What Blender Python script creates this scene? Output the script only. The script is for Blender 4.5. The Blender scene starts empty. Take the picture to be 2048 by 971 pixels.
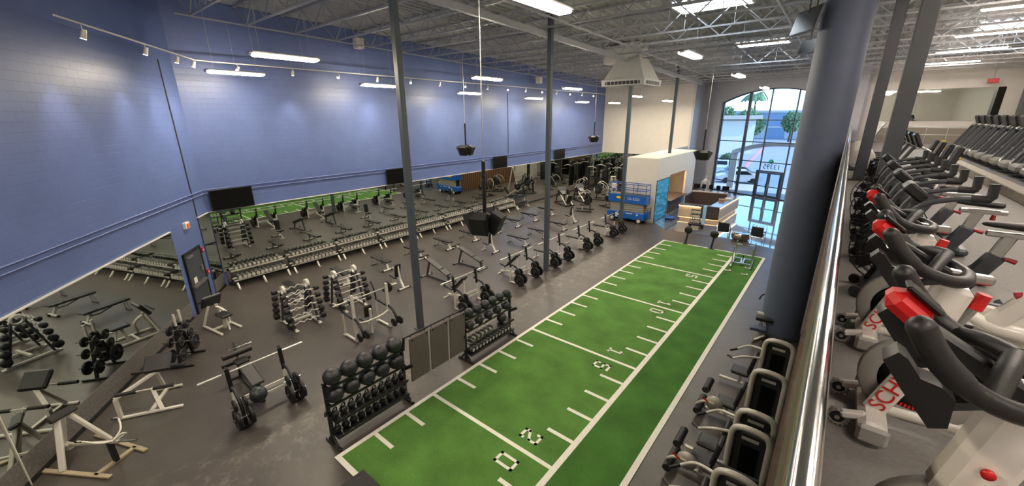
import bpy, math, random
from mathutils import Vector as V, Matrix
random.seed(7)
sc = bpy.context.scene
C = sc.collection
# ------------------------------------------------------------------ camera
cam = bpy.data.objects.new('camera', bpy.data.cameras.new('camera'))
C.objects.link(cam)
FPX, YAW, PITCH, ROLL = 797.578, 0.6854, 0.3054, 0.0075
cam.data.sensor_width = 36.0
cam.data.lens = FPX * 36.0 / 2048
cam.data.clip_start = 0.05
cam.data.clip_end = 600
_f = V((-math.sin(YAW) * math.cos(PITCH), math.cos(YAW) * math.cos(PITCH), -math.sin(PITCH)))
_r = V((math.cos(YAW), math.sin(YAW), 0))
_d = _f.cross(_r)
_r2 = _r * math.cos(ROLL) + _d * math.sin(ROLL)
_d2 = -_r * math.sin(ROLL) + _d * math.cos(ROLL)
CX, CY, CZ = 7.643, -24.112, 7.294
cam.matrix_world = Matrix(((_r2.x, -_d2.x, -_f.x, CX), (_r2.y, -_d2.y, -_f.y, CY), (_r2.z, -_d2.z, -_f.z, CZ), (0, 0, 0, 1)))
sc.camera = cam
# ------------------------------------------------------------------ view, sky, sun
sc.view_settings.view_transform = 'Standard'
sc.view_settings.look = 'None'
sc.view_settings.exposure = 0.1
sc.view_settings.gamma = 1.0
sc.view_settings.use_curve_mapping = False
sc.cycles.use_denoising = True
sc.cycles.max_bounces = 7
sc.cycles.diffuse_bounces = 4
sc.cycles.glossy_bounces = 4
sc.cycles.transmission_bounces = 4
sc.cycles.sample_clamp_indirect = 6.0
sc.cycles.caustics_reflective = False
sc.cycles.caustics_refractive = False
SKY = 0.5          # strength of the daylight sky
SUN = 3.6           # sun on the car park
PEND = 150.0         # pendant tubes
STRIP = 190.0        # strip lights over the gallery
SPOT = 300.0        # track spot heads washing the wall
SKYL = 13.0         # skylight panels
world = bpy.data.worlds.new('world')
sc.world = world
world.use_nodes = True
wn = world.node_tree
wn.nodes.clear()
sky = wn.nodes.new('ShaderNodeTexSky')
sky.sky_type = 'NISHITA'
sky.sun_disc = False
sky.sun_elevation = math.radians(42)
sky.sun_rotation = math.radians(60)
sky.air_density = 1.0
sky.dust_density = 0.6
bg = wn.nodes.new('ShaderNodeBackground')
bg.inputs[1].default_value = SKY
wo = wn.nodes.new('ShaderNodeOutputWorld')
tint = wn.nodes.new('ShaderNodeMix'); tint.data_type = 'RGBA'; tint.blend_type = 'MULTIPLY'
tint.inputs['Factor'].default_value = 1.0
tint.inputs['B'].default_value = (0.74, 0.95, 1.16, 1)
wn.links.new(sky.outputs[0], tint.inputs['A'])
wn.links.new(tint.outputs['Result'], bg.inputs[0])
wn.links.new(bg.outputs[0], wo.inputs[0])
sun = bpy.data.lights.new('sun', 'SUN')
sun.energy = SUN
sun.angle = math.radians(0.6)
sun.color = (1.0, 0.96, 0.9)
so = bpy.data.objects.new('sun', sun)
C.objects.link(so)
so.rotation_euler = V((-0.62, -0.45, -0.64)).to_track_quat('-Z', 'Y').to_euler()

# ------------------------------------------------------------------ materials
def lin(c):
    return tuple(((x / 255) / 12.92 if x / 255 <= 0.04045 else ((x / 255 + 0.055) / 1.055) ** 2.4) for x in c) + (1.0,)
_M = {}
def mat(name, rgb, rough=0.5, metal=0.0, var=0.0, scale=8.0, bump=0.0, bscale=60.0, spec=0.5, coat=0.0, emit=0.0):
    if name in _M:
        return _M[name]
    m = bpy.data.materials.new(name)
    m.use_nodes = True
    nt = m.node_tree
    b = nt.nodes['Principled BSDF']
    col = lin(rgb)
    b.inputs['Base Color'].default_value = col
    b.inputs['Roughness'].default_value = rough
    b.inputs['Metallic'].default_value = metal
    b.inputs['Specular IOR Level'].default_value = spec
    b.inputs['Coat Weight'].default_value = coat
    if emit:
        b.inputs['Emission Color'].default_value = col
        b.inputs['Emission Strength'].default_value = emit
    tc = nt.nodes.new('ShaderNodeTexCoord')
    if var:
        n = nt.nodes.new('ShaderNodeTexNoise')
        n.inputs['Scale'].default_value = scale
        n.inputs['Detail'].default_value = 5
        nt.links.new(tc.outputs['Object'], n.inputs['Vector'])
        r = nt.nodes.new('ShaderNodeValToRGB')
        r.color_ramp.elements[0].position = 0.3
        r.color_ramp.elements[1].position = 0.7
        r.color_ramp.elements[0].color = tuple(x * (1 - var) for x in col[:3]) + (1,)
        r.color_ramp.elements[1].color = tuple(min(1, x * (1 + var)) for x in col[:3]) + (1,)
        nt.links.new(n.outputs['Fac'], r.inputs['Fac'])
        nt.links.new(r.outputs['Color'], b.inputs['Base Color'])
    if bump:
        n2 = nt.nodes.new('ShaderNodeTexNoise')
        n2.inputs['Scale'].default_value = bscale
        n2.inputs['Detail'].default_value = 3
        nt.links.new(tc.outputs['Object'], n2.inputs['Vector'])
        bp = nt.nodes.new('ShaderNodeBump')
        bp.inputs['Strength'].default_value = bump
        bp.inputs['Distance'].default_value = 0.02
        nt.links.new(n2.outputs['Fac'], bp.inputs['Height'])
        nt.links.new(bp.outputs['Normal'], b.inputs['Normal'])
    _M[name] = m
    return m

def emis(name, rgb, s):
    m = bpy.data.materials.new(name)
    m.use_nodes = True
    nt = m.node_tree
    nt.nodes.clear()
    e = nt.nodes.new('ShaderNodeEmission')
    e.inputs[0].default_value = lin(rgb)
    e.inputs[1].default_value = s
    o = nt.nodes.new('ShaderNodeOutputMaterial')
    nt.links.new(e.outputs[0], o.inputs[0])
    return m

def floor_mat():
    m = mat('rubber_floor', (70, 64, 60), 0.42, 0, 0.16, 0.9, spec=0.45)
    nt = m.node_tree
    b = nt.nodes['Principled BSDF']
    tc = [n for n in nt.nodes if n.type == 'TEX_COORD'][0]
    base = b.inputs['Base Color'].links[0].from_socket
    # pale chalk scuffs along the aisle, fine rubber flecks
    n = nt.nodes.new('ShaderNodeTexNoise'); n.inputs['Scale'].default_value = 2.6; n.inputs['Detail'].default_value = 9; n.inputs['Roughness'].default_value = 0.75
    nt.links.new(tc.outputs['Object'], n.inputs['Vector'])
    r = nt.nodes.new('ShaderNodeValToRGB'); r.color_ramp.elements[0].position = 0.5; r.color_ramp.elements[1].position = 0.74
    r.color_ramp.elements[0].color = (0, 0, 0, 1); r.color_ramp.elements[1].color = (0.5, 0.5, 0.5, 1)
    nt.links.new(n.outputs['Fac'], r.inputs['Fac'])
    mx = nt.nodes.new('ShaderNodeMix'); mx.data_type = 'RGBA'
    sx = nt.nodes.new('ShaderNodeSeparateXYZ'); nt.links.new(tc.outputs['Object'], sx.inputs[0])
    band = nt.nodes.new('ShaderNodeMapRange'); band.interpolation_type = 'SMOOTHSTEP'
    band.inputs['From Min'].default_value = 1.3; band.inputs['From Max'].default_value = .2
    band.inputs['To Min'].default_value = .25; band.inputs['To Max'].default_value = 1.9
    ab = nt.nodes.new('ShaderNodeMath'); ab.operation = 'ADD'; ab.inputs[1].default_value = 1.55
    ab2 = nt.nodes.new('ShaderNodeMath'); ab2.operation = 'ABSOLUTE'
    nt.links.new(sx.outputs['X'], ab.inputs[0]); nt.links.new(ab.outputs[0], ab2.inputs[0]); nt.links.new(ab2.outputs[0], band.inputs['Value'])
    ml = nt.nodes.new('ShaderNodeMath'); ml.operation = 'MULTIPLY'
    nt.links.new(r.outputs['Color'], ml.inputs[0]); nt.links.new(band.outputs[0], ml.inputs[1])
    nt.links.new(ml.outputs[0], mx.inputs['Factor'])
    nt.links.new(base, mx.inputs['A'])
    mx.inputs['B'].default_value = lin((126, 120, 114))
    f = nt.nodes.new('ShaderNodeTexNoise'); f.inputs['Scale'].default_value = 70; f.inputs['Detail'].default_value = 1
    nt.links.new(tc.outputs['Object'], f.inputs['Vector'])
    fr = nt.nodes.new('ShaderNodeValToRGB'); fr.color_ramp.elements[0].position = 0.66; fr.color_ramp.elements[1].position = 0.72
    fr.color_ramp.elements[0].color = (0, 0, 0, 1); fr.color_ramp.elements[1].color = (0.35, 0.35, 0.35, 1)
    nt.links.new(f.outputs['Fac'], fr.inputs['Fac'])
    m2 = nt.nodes.new('ShaderNodeMix'); m2.data_type = 'RGBA'
    nt.links.new(fr.outputs['Color'], m2.inputs['Factor'])
    nt.links.new(mx.outputs['Result'], m2.inputs['A'])
    m2.inputs['B'].default_value = lin((104, 100, 98))
    nt.links.new(m2.outputs['Result'], b.inputs['Base Color'])
    return m

def block_mat(name, rgb, rough):
    # painted concrete block: brick pattern as a bump and slightly darker joints; UV = metres along the wall, height
    m = mat(name, rgb, rough, 0, 0.07, 1.2, spec=0.5)
    nt = m.node_tree
    b = nt.nodes['Principled BSDF']
    uv = nt.nodes.new('ShaderNodeUVMap')
    br = nt.nodes.new('ShaderNodeTexBrick')
    br.inputs['Scale'].default_value = 1.0
    br.inputs['Brick Width'].default_value = 0.44
    br.inputs['Row Height'].default_value = 0.22
    br.inputs['Mortar Size'].default_value = 0.007
    br.inputs['Mortar Smooth'].default_value = 0.4
    nt.links.new(uv.outputs[0], br.inputs['Vector'])
    bp = nt.nodes.new('ShaderNodeBump'); bp.inputs['Strength'].default_value = 0.5; bp.inputs['Distance'].default_value = 0.012
    bp.invert = True
    nt.links.new(br.outputs['Fac'], bp.inputs['Height'])
    n2 = nt.nodes.new('ShaderNodeTexNoise'); n2.inputs['Scale'].default_value = 40
    nt.links.new(uv.outputs[0], n2.inputs['Vector'])
    b2 = nt.nodes.new('ShaderNodeBump'); b2.inputs['Strength'].default_value = 0.12; b2.inputs['Distance'].default_value = 0.01
    nt.links.new(n2.outputs['Fac'], b2.inputs['Height'])
    nt.links.new(bp.outputs['Normal'], b2.inputs['Normal'])
    nt.links.new(b2.outputs['Normal'], b.inputs['Normal'])
    src = b.inputs['Base Color'].links[0].from_socket
    mx = nt.nodes.new('ShaderNodeMix'); mx.data_type = 'RGBA'
    mul = nt.nodes.new('ShaderNodeMath'); mul.operation = 'MULTIPLY'; mul.inputs[1].default_value = 0.22
    nt.links.new(br.outputs['Fac'], mul.inputs[0])
    nt.links.new(mul.outputs[0], mx.inputs['Factor'])
    nt.links.new(src, mx.inputs['A'])
    mx.inputs['B'].default_value = lin(tuple(x * 0.55 for x in rgb))
    nt.links.new(mx.outputs['Result'], b.inputs['Base Color'])
    return m

def turf_mat(nm, rgb):
    m = mat(nm, rgb, 0.85, 0, 0.22, 1.1, spec=0.15)
    nt = m.node_tree
    b = nt.nodes['Principled BSDF']
    tc = [n for n in nt.nodes if n.type == 'TEX_COORD'][0]
    src = b.inputs['Base Color'].links[0].from_socket
    n = nt.nodes.new('ShaderNodeTexNoise'); n.inputs['Scale'].default_value = 90; n.inputs['Detail'].default_value = 2
    nt.links.new(tc.outputs['Object'], n.inputs['Vector'])
    mx = nt.nodes.new('ShaderNodeMix'); mx.data_type = 'RGBA'; mx.blend_type = 'MULTIPLY'
    mx.inputs['Factor'].default_value = 0.55
    nt.links.new(src, mx.inputs['A'])
    r = nt.nodes.new('ShaderNodeValToRGB'); r.color_ramp.elements[0].position = 0.3; r.color_ramp.elements[1].position = 0.65
    r.color_ramp.elements[0].color = (0.45, 0.5, 0.4, 1); r.color_ramp.elements[1].color = (1.1, 1.1, 1.0, 1)
    nt.links.new(n.outputs['Fac'], r.inputs['Fac'])
    nt.links.new(r.outputs['Color'], mx.inputs['B'])
    nt.links.new(mx.outputs['Result'], b.inputs['Base Color'])
    bp = nt.nodes.new('ShaderNodeBump'); bp.inputs['Strength'].default_value = 0.9; bp.inputs['Distance'].default_value = 0.03
    nt.links.new(n.outputs['Fac'], bp.inputs['Height'])
    nt.links.new(bp.outputs['Normal'], b.inputs['Normal'])
    return m

def stripe_mat(name, a, c, scale, axis, rough=0.5, distort=2.0, metal=0.0):
    m = mat(name, a, rough, metal)
    nt = m.node_tree
    b = nt.nodes['Principled BSDF']
    tc = [n for n in nt.nodes if n.type == 'TEX_COORD'][0]
    w = nt.nodes.new('ShaderNodeTexWave'); w.bands_direction = axis
    w.inputs['Scale'].default_value = scale; w.inputs['Distortion'].default_value = distort; w.inputs['Detail'].default_value = 3
    nt.links.new(tc.outputs['Object'], w.inputs['Vector'])
    r = nt.nodes.new('ShaderNodeValToRGB')
    r.color_ramp.elements[0].color = lin(a); r.color_ramp.elements[1].color = lin(c)
    nt.links.new(w.outputs['Fac'], r.inputs['Fac'])
    nt.links.new(r.outputs['Color'], b.inputs['Base Color'])
    return m

def glass_mat():
    m = bpy.data.materials.new('window_glass')
    m.use_nodes = True
    nt = m.node_tree
    nt.nodes.clear()
    t = nt.nodes.new('ShaderNodeBsdfTransparent'); t.inputs[0].default_value = (0.72, 0.87, 0.95, 1)
    g = nt.nodes.new('ShaderNodeBsdfGlossy'); g.inputs['Roughness'].default_value = 0.02
    fr = nt.nodes.new('ShaderNodeFresnel'); fr.inputs[0].default_value = 1.45
    mx = nt.nodes.new('ShaderNodeMixShader')
    o = nt.nodes.new('ShaderNodeOutputMaterial')
    nt.links.new(fr.outputs[0], mx.inputs[0]); nt.links.new(t.outputs[0], mx.inputs[1]); nt.links.new(g.outputs[0], mx.inputs[2])
    nt.links.new(mx.outputs[0], o.inputs[0])
    return m

M_floor = floor_mat()
M_blue = block_mat('blue_block_wall', (88, 104, 152), 0.38)
M_white = mat('white_paint', (214, 208, 200), 0.6, 0, 0.03, 2)
M_grey_wall = mat('grey_paint', (188, 188, 196), 0.6, 0, 0.03, 2)
M_ceil = mat('grey_deck_paint', (172, 172, 172), 0.6, 0, 0.08, 1.5)
M_steel = mat('grey_steel_paint', (158, 160, 164), 0.45, 0, 0.05, 3)
M_mirror = mat('mirror_silver', (212, 220, 214), 0.015, 1.0)
M_speck = mat('speckled_panel', (112, 108, 104), 0.35, 0.2, 0.35, 26, 0.25, 70)
M_black = mat('black_paint', (22, 22, 24), 0.38, 0, 0.1, 9)
M_rub = mat('black_rubber', (26, 26, 27), 0.6, 0, 0.12, 9)
M_iron = mat('black_iron', (30, 30, 31), 0.42, 0.2, 0.2, 20, 0.1)
M_pad = mat('black_vinyl', (24, 23, 24), 0.45, 0, 0.08, 12, 0.06, 120)
M_wf = mat('white_frame_paint', (214, 210, 200), 0.35, 0.1, 0.04, 5)
M_chrome = mat('chrome', (214, 214, 212), 0.16, 1.0)
M_alu = mat('brushed_steel', (184, 184, 182), 0.3, 0.9, 0.06, 12)
M_dgrey = mat('dark_grey_paint', (58, 62, 68), 0.45, 0, 0.06, 3)
M_colm = mat('slate_column_paint', (70, 78, 86), 0.45, 0, 0.06, 3)
M_round = mat('blue_grey_column_paint', (84, 92, 112), 0.6, 0, 0.05, 2, 0.1, 30)
M_red = mat('red_plastic', (196, 30, 30), 0.35, 0, 0.06, 6)
M_dred = mat('dark_red_plastic', (146, 22, 30), 0.35, 0, 0.06, 6)
M_lineW = mat('white_turf_line', (225, 222, 212), 0.8, 0, 0.05, 15, 0.25, 90)
M_turf = turf_mat('turf_green', (98, 143, 70)); M_turf2 = turf_mat('turf_side_green', (80, 128, 60))
M_gold = mat('yellow_plastic', (222, 190, 30), 0.45, 0, 0.05, 6)
M_liftblue = mat('blue_lift_paint', (22, 92, 176), 0.4, 0, 0.1, 5)
M_lobby = mat('polished_lobby_floor', (128, 134, 148), 0.055, 0.12, 0.10, 0.8, spec=1.0, coat=1.0)
M_tv = mat('black_screen', (8, 8, 9), 0.22)
M_paintblue = mat('blue_trim_paint', (92, 104, 154), 0.4)
M_glass = glass_mat()
M_wood = stripe_mat('brown_wood_boards', (44, 30, 22), (128, 92, 62), 1.1, 'Y', 0.55, 1.2)
M_lwood = stripe_mat('light_oak_laminate', (206, 180, 146), (220, 196, 164), 3.0, 'Z', 0.45, 4.0)
M_dwood = stripe_mat('dark_walnut_laminate', (62, 50, 48), (78, 64, 60), 5.0, 'Z', 0.4, 4.0)
M_curb = mat('pale_stone_curb', (150, 142, 128), 0.7, 0, 0.2, 9, 0.2)
M_carpet = mat('mezzanine_rubber', (122, 119, 116), 0.7, 0, 0.1, 40)
M_pend = emis('warm_tube_light', (255, 240, 212), PEND)
M_strip = emis('white_strip_light', (255, 240, 225), STRIP)
M_skyl = emis('skylight_diffuser', (235, 245, 255), SKYL)
M_lamp = emis('lit_lamp_face', (255, 240, 215), 30.0)
M_led = emis('warm_led_strip', (255, 205, 140), 3.0); M_led2 = emis('warm_counter_light', (255, 214, 160), 14.0)

# ------------------------------------------------------------------ mesh helpers
class MB:
    def __init__(s):
        s.v = []; s.f = []; s.s = []; s.uv = None
    def add(s, vs, fs, sm=False):
        o = len(s.v)
        s.v += [tuple(x) for x in vs]
        for f in fs:
            s.f.append(tuple(i + o for i in f)); s.s.append(sm)
        return s
    def box(s, c, d, bev=0.0, rot=None):
        hx, hy, hz = d[0] / 2, d[1] / 2, d[2] / 2
        c = V(c)
        if bev <= 0:
            p = [V((x, y, z)) for z in (-hz, hz) for y in (-hy, hy) for x in (-hx, hx)]
            fs = [(0, 2, 3, 1), (4, 5, 7, 6), (0, 1, 5, 4), (2, 6, 7, 3), (0, 4, 6, 2), (1, 3, 7, 5)]
        else:
            b = min(bev, hx * .95, hy * .95, hz * .95)
            p = []; idx = {}
            for sx in (-1, 1):
                for sy in (-1, 1):
                    for sz in (-1, 1):
                        idx[sx, sy, sz] = len(p)
                        p += [V((sx * hx, sy * (hy - b), sz * (hz - b))), V((sx * (hx - b), sy * hy, sz * (hz - b))), V((sx * (hx - b), sy * (hy - b), sz * hz))]
            I = lambda a, b_, c_, k: idx[a, b_, c_] + k
            fs = []
            for q in (-1, 1):
                l = [(-1, -1), (1, -1), (1, 1), (-1, 1)]
                if q < 0: l = l[::-1]
                fs.append(tuple(I(q, a, b_, 0) for a, b_ in l))
                fs.append(tuple(I(b_, q, a, 1) for a, b_ in l))
                fs.append(tuple(I(a, b_, q, 2) for a, b_ in l))
            for a in (-1, 1):
                for b_ in (-1, 1):
                    e = [(I(a, b_, -1, 0), I(a, b_, 1, 0), I(a, b_, 1, 1), I(a, b_, -1, 1)),
                         (I(a, -1, b_, 2), I(a, 1, b_, 2), I(a, 1, b_, 0), I(a, -1, b_, 0)),
                         (I(-1, a, b_, 1), I(1, a, b_, 1), I(1, a, b_, 2), I(-1, a, b_, 2))]
                    for f in e:
                        fs.append(f if a * b_ > 0 else f[::-1])
            for (a, b_, c_), o in idx.items():
                f = (o, o + 1, o + 2)
                fs.append(f if a * b_ * c_ > 0 else f[::-1])
        if rot is not None:
            p = [rot @ q for q in p]
        return s.add([q + c for q in p], fs)
    def beam(s, a, b, w, h=None, bev=0.0, up=(0, 0, 1)):
        a = V(a); b = V(b); h = h or w
        z = (b - a); L = z.length; z.normalize()
        u = V(up)
        if abs(z.dot(u)) > 0.98: u = V((1, 0, 0))
        x = u.cross(z).normalized(); y = z.cross(x)
        return s.box((a + b) / 2, (w, h, L), bev, Matrix((x, y, z)).transposed())
    def tube(s, pts, r, seg=8, cap=True, closed=False):
        pts = [V(p) for p in pts]; n = len(pts); ring = []
        up = None
        for i, p in enumerate(pts):
            if closed: t = pts[(i + 1) % n] - pts[i - 1]
            elif i == 0: t = pts[1] - p
            elif i == n - 1: t = p - pts[-2]
            else: t = (pts[i + 1] - p).normalized() + (p - pts[i - 1]).normalized()
            t.normalize()
            if up is None:
                up = V((0, 0, 1)) if abs(t.z) < .9 else V((1, 0, 0))
            x = up.cross(t)
            if x.length < 1e-4: x = V((0, 1, 0)).cross(t)
            x.normalize(); y = t.cross(x); up = y
            rr = r[i] if isinstance(r, (list, tuple)) else r
            ring.append([p + x * (rr * math.cos(2 * math.pi * k / seg)) + y * (rr * math.sin(2 * math.pi * k / seg)) for k in range(seg)])
        vs = [q for R_ in ring for q in R_]; fs = []
        m = n if closed else n - 1
        for i in range(m):
            for k in range(seg):
                a0 = i * seg + k; a1 = i * seg + (k + 1) % seg; b0 = ((i + 1) % n) * seg + k; b1 = ((i + 1) % n) * seg + (k + 1) % seg
                fs.append((a0, a1, b1, b0))
        s.add(vs, fs, True)
        if cap and not closed:
            s.add(ring[0], [tuple(range(seg))[::-1]]); s.add(ring[-1], [tuple(range(seg))])
        return s
    def cyl(s, a, b, r, seg=14, r2=None):
        return s.tube([a, b], [r, r if r2 is None else r2], seg)
    def lathe(s, prof, c=(0, 0, 0), axis='Z', seg=20, smooth=True):
        c = V(c); vs = []; fs = []
        n = len(prof)
        for k in range(seg):
            t = 2 * math.pi * k / seg
            for r, h in prof:
                x, y = r * math.cos(t), r * math.sin(t)
                vs.append(c + (V((x, y, h)) if axis == 'Z' else V((h, x, y)) if axis == 'X' else V((y, h, x))))
        for k in range(seg):
            for i in range(n - 1):
                fs.append((k * n + i, ((k + 1) % seg) * n + i, ((k + 1) % seg) * n + i + 1, k * n + i + 1))
        return s.add(vs, fs, smooth)
    def ball(s, c, r, seg=16, sq=(1, 1, 1)):
        n = seg // 2; vs = []; fs = []
        c = V(c)
        for i in range(1, n):
            p = math.pi * i / n
            for k in range(seg):
                t = 2 * math.pi * k / seg
                vs.append(c + V((r * sq[0] * math.sin(p) * math.cos(t), r * sq[1] * math.sin(p) * math.sin(t), r * sq[2] * math.cos(p))))
        top = len(vs); vs += [c + V((0, 0, r * sq[2])), c - V((0, 0, r * sq[2]))]
        for i in range(n - 2):
            for k in range(seg):
                fs.append((i * seg + k, (i + 1) * seg + k, (i + 1) * seg + (k + 1) % seg, i * seg + (k + 1) % seg))
        for k in range(seg):
            fs.append((top, k, (k + 1) % seg)); fs.append((top + 1, (n - 2) * seg + (k + 1) % seg, (n - 2) * seg + k))
        return s.add(vs, fs, True)
    def prism(s, poly, o, ex, ey, d):
        o = V(o); ex = V(ex); ey = V(ey); d = V(d); n = len(poly)
        a = [o + ex * p[0] + ey * p[1] for p in poly]
        b = [q + d for q in a]
        fs = [tuple(range(n))[::-1], tuple(range(n, 2 * n))] + [(i, (i + 1) % n, n + (i + 1) % n, n + i) for i in range(n)]
        if ex.cross(ey).dot(d) < 0: fs = [f[::-1] for f in fs]
        return s.add(a + b, fs)
    def mesh(s, name, m):
        me = bpy.data.meshes.new(name)
        me.from_pydata(s.v, [], s.f)
        me.polygons.foreach_set('use_smooth', s.s)
        if s.uv:
            l = me.uv_layers.new(name='UVMap')
            for lp in me.loops:
                l.data[lp.index].uv = s.uv(me.vertices[lp.vertex_index].co)
        me.materials.append(m)
        me.update()
        return me

def tag(o, label, cat, group=None, kind=None):
    o['label'] = label; o['category'] = cat
    if group: o['group'] = group
    if kind: o['kind'] = kind
    return o
def thing(name, label, cat, loc=(0, 0, 0), rz=0.0, group=None):
    o = bpy.data.objects.new(name, None)
    C.objects.link(o); o.location = loc; o.rotation_euler = (0, 0, rz); o.empty_display_size = 0.2
    return tag(o, label, cat, group)
def part(par, name, mb, m, label=None, loc=None):
    o = bpy.data.objects.new(name, mb.mesh(name, m) if isinstance(mb, MB) else mb)
    C.objects.link(o); o.parent = par
    if loc: o.location = loc
    if label: o['label'] = label
    return o
def solo(name, mb, m, label, cat, loc=(0, 0, 0), rz=0.0, group=None):
    o = bpy.data.objects.new(name, mb.mesh(name, m) if isinstance(mb, MB) else mb)
    C.objects.link(o); o.location = loc; o.rotation_euler = (0, 0, rz)
    return tag(o, label, cat, group)
def struct(name, mb, m, par=None):
    o = bpy.data.objects.new(name, mb.mesh(name, m)); C.objects.link(o)
    if par: o.parent = par
    else: o['kind'] = 'structure'
    return o
def dup(r0, loc, rz=None, label=None, group=None):
    r = r0.copy(); C.objects.link(r); r.location = loc
    if rz is not None: r.rotation_euler = (0, 0, rz)
    if label: r['label'] = label
    if group: r['group'] = group
    for ch in list(r0.children):
        c = ch.copy(); C.objects.link(c); c.parent = r
        for g in list(ch.children):
            d = g.copy(); C.objects.link(d); d.parent = c
    return r
ORD = ['first', 'second', 'third', 'fourth', 'fifth', 'sixth', 'seventh', 'eighth', 'ninth', 'tenth', 'eleventh', 'twelfth', 'thirteenth', 'fourteenth', 'fifteenth', 'sixteenth']
def smoothpath(pts, n=4):
    pts = [V(p) for p in pts]; out = []
    for i in range(len(pts) - 1):
        p0 = pts[max(i - 1, 0)]; p1 = pts[i]; p2 = pts[i + 1]; p3 = pts[min(i + 2, len(pts) - 1)]
        for k in range(n):
            t = k / n
            out.append(0.5 * ((2 * p1) + (p2 - p0) * t + (2 * p0 - 5 * p1 + 4 * p2 - p3) * t * t + (3 * p1 - p0 - 3 * p2 + p3) * t ** 3))
    out.append(pts[-1])
    return out
def text_mesh(name, txt, size, mat_, depth=0.004):
    cu = bpy.data.curves.new(name, 'FONT'); cu.body = txt; cu.size = size; cu.extrude = depth; cu.align_x = 'CENTER'; cu.align_y = 'CENTER'
    tmp = bpy.data.objects.new(name + '_tmp', cu); C.objects.link(tmp)
    bpy.context.view_layer.update()
    me = bpy.data.meshes.new_from_object(tmp.evaluated_get(bpy.context.evaluated_depsgraph_get()))
    bpy.data.objects.remove(tmp); me.name = name
    me.materials.clear(); me.materials.append(mat_)
    return me
# ------------------------------------------------------------------ setting
def zc(y): return 11.35 - 0.027 * y
WX = -13.3                       # face of the long blue wall
LA = V((-13.3, -19.35, 0)); LD = V((math.cos(math.radians(34.7)), -math.sin(math.radians(34.7)), 0)); LN = V((-LD.y, LD.x, 0))
def LW(s, o=0.0, z=0.0): return LA + LD * s + LN * o + V((0, 0, z))
WA = V((0.48, 19.55, 0)); _wb = V((5.54, 17.53, 0)); WD = (_wb - WA).normalized(); WN = V((WD.y, -WD.x, 0))   # inward normal
def WW(s, o=0.0, z=0.0): return WA + WD * s + WN * o + V((0, 0, z))
def slab(f, s0, s1, z0, z1, o0, o1, mb=None):
    mb = mb or MB()
    p = [f(s0, o0, z0), f(s1, o0, z0), f(s1, o1, z0), f(s0, o1, z0), f(s0, o0, z1), f(s1, o0, z1), f(s1, o1, z1), f(s0, o1, z1)]
    mb.add(p, [(0, 1, 2, 3)[::-1], (4, 5, 6, 7), (0, 1, 5, 4), (1, 2, 6, 5), (2, 3, 7, 6), (3, 0, 4, 7)])
    return mb
def BW(s, o=0.0, z=0.0): return V((WX + o, s, z))          # long wall: s = world y
def KW(s, o=0.0, z=0.0): return V((s, 17.5 - o, z))        # white back wall: s = world x

fl = MB(); fl.box((3, -6, -0.1), (40, 56, 0.2))
struct('floor', fl, M_floor)
MT = 3.44; MBOT = 0.66
w = slab(BW, -19.6, 17.7, -0.02, 12.2, -0.25, 0); w.uv = lambda c: (c.y, c.z)
struct('wall_left', w, M_blue)
w = slab(LW, -0.3, 20.6, -0.02, 12.6, -0.25, 0); w.uv = lambda c: ((c - LA).dot(LD), c.z)
struct('wall_left_angled', w, M_blue)
w = slab(KW, -13.5, -4.1, -0.02, 12, -0.25, 0)
struct('wall_back', w, M_white)
struct('wall_back_return', MB().box((-4.15, 19.4, 6), (0.2, 3.9, 12.04)), M_grey_wall)
struct('wall_back_gallery', MB().box((13.4, 17.45, 6), (11.8, 0.3, 12.04)), M_white)
struct('wall_right', MB().box((19.15, -7, 6), (0.3, 50, 12.04)), M_white)
struct('wall_front', MB().box((11.2, -31.15, 6), (16.5, 0.3, 12.6)), M_white)
# entrance wall round the arched opening
def arc(s): return 9.55 - 1.05 * ((s - 1.6) / 4.7) ** 2
w = MB(); SL, SR = -3.1, 6.3
slab(WW, -5.4, SL, -0.02, 12, -0.5, 0, w); slab(WW, SR, 8.2, -0.02, 12, -0.5, 0, w)
N = 16
for i in range(N):
    a = SL + (SR - SL) * i / N; b = SL + (SR - SL) * (i + 1) / N
    p = [WW(a, 0, arc(a)), WW(b, 0, arc(b)), WW(b, 0, 12), WW(a, 0, 12)]; q = [x - WN * 0.5 for x in p]
    w.add(p + q, [(0, 1, 2, 3), (7, 6, 5, 4), (0, 4, 5, 1), (3, 2, 6, 7)])
struct('wall_entrance', w, M_grey_wall)
slab_ = slab(WW, SL, SL + 0.05, 0.01, 8.5, -0.45, 0.0); slab(WW, SR - 0.05, SR, 0.01, 8.5, -0.45, 0.0, slab_)
struct('trim_1', slab_, M_dgrey)
# roof deck: ribbed steel sheet
w = MB(); xs = []; x = -13.6
k = 0
while x < 19.4:
    xs += [(x, 0), (x + 0.14, 0), (x + 0.18, 0.05), (x + 0.32, 0.05)]; x += 0.36
vs = []
for x, h in xs: vs += [(x, -32, zc(-32) + h), (x, 21.6, zc(21.6) + h)]
w.add(vs, [(2 * i, 2 * i + 1, 2 * i + 3, 2 * i + 2) for i in range(len(xs) - 1)])
w.add([(-13.7, -32, zc(-32) + .3), (19.5, -32, zc(-32) + .3), (19.5, 21.7, zc(21.7) + .3), (-13.7, 21.7, zc(21.7) + .3)], [(0, 1, 2, 3)])
struct('ceiling', w, M_ceil)
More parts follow.
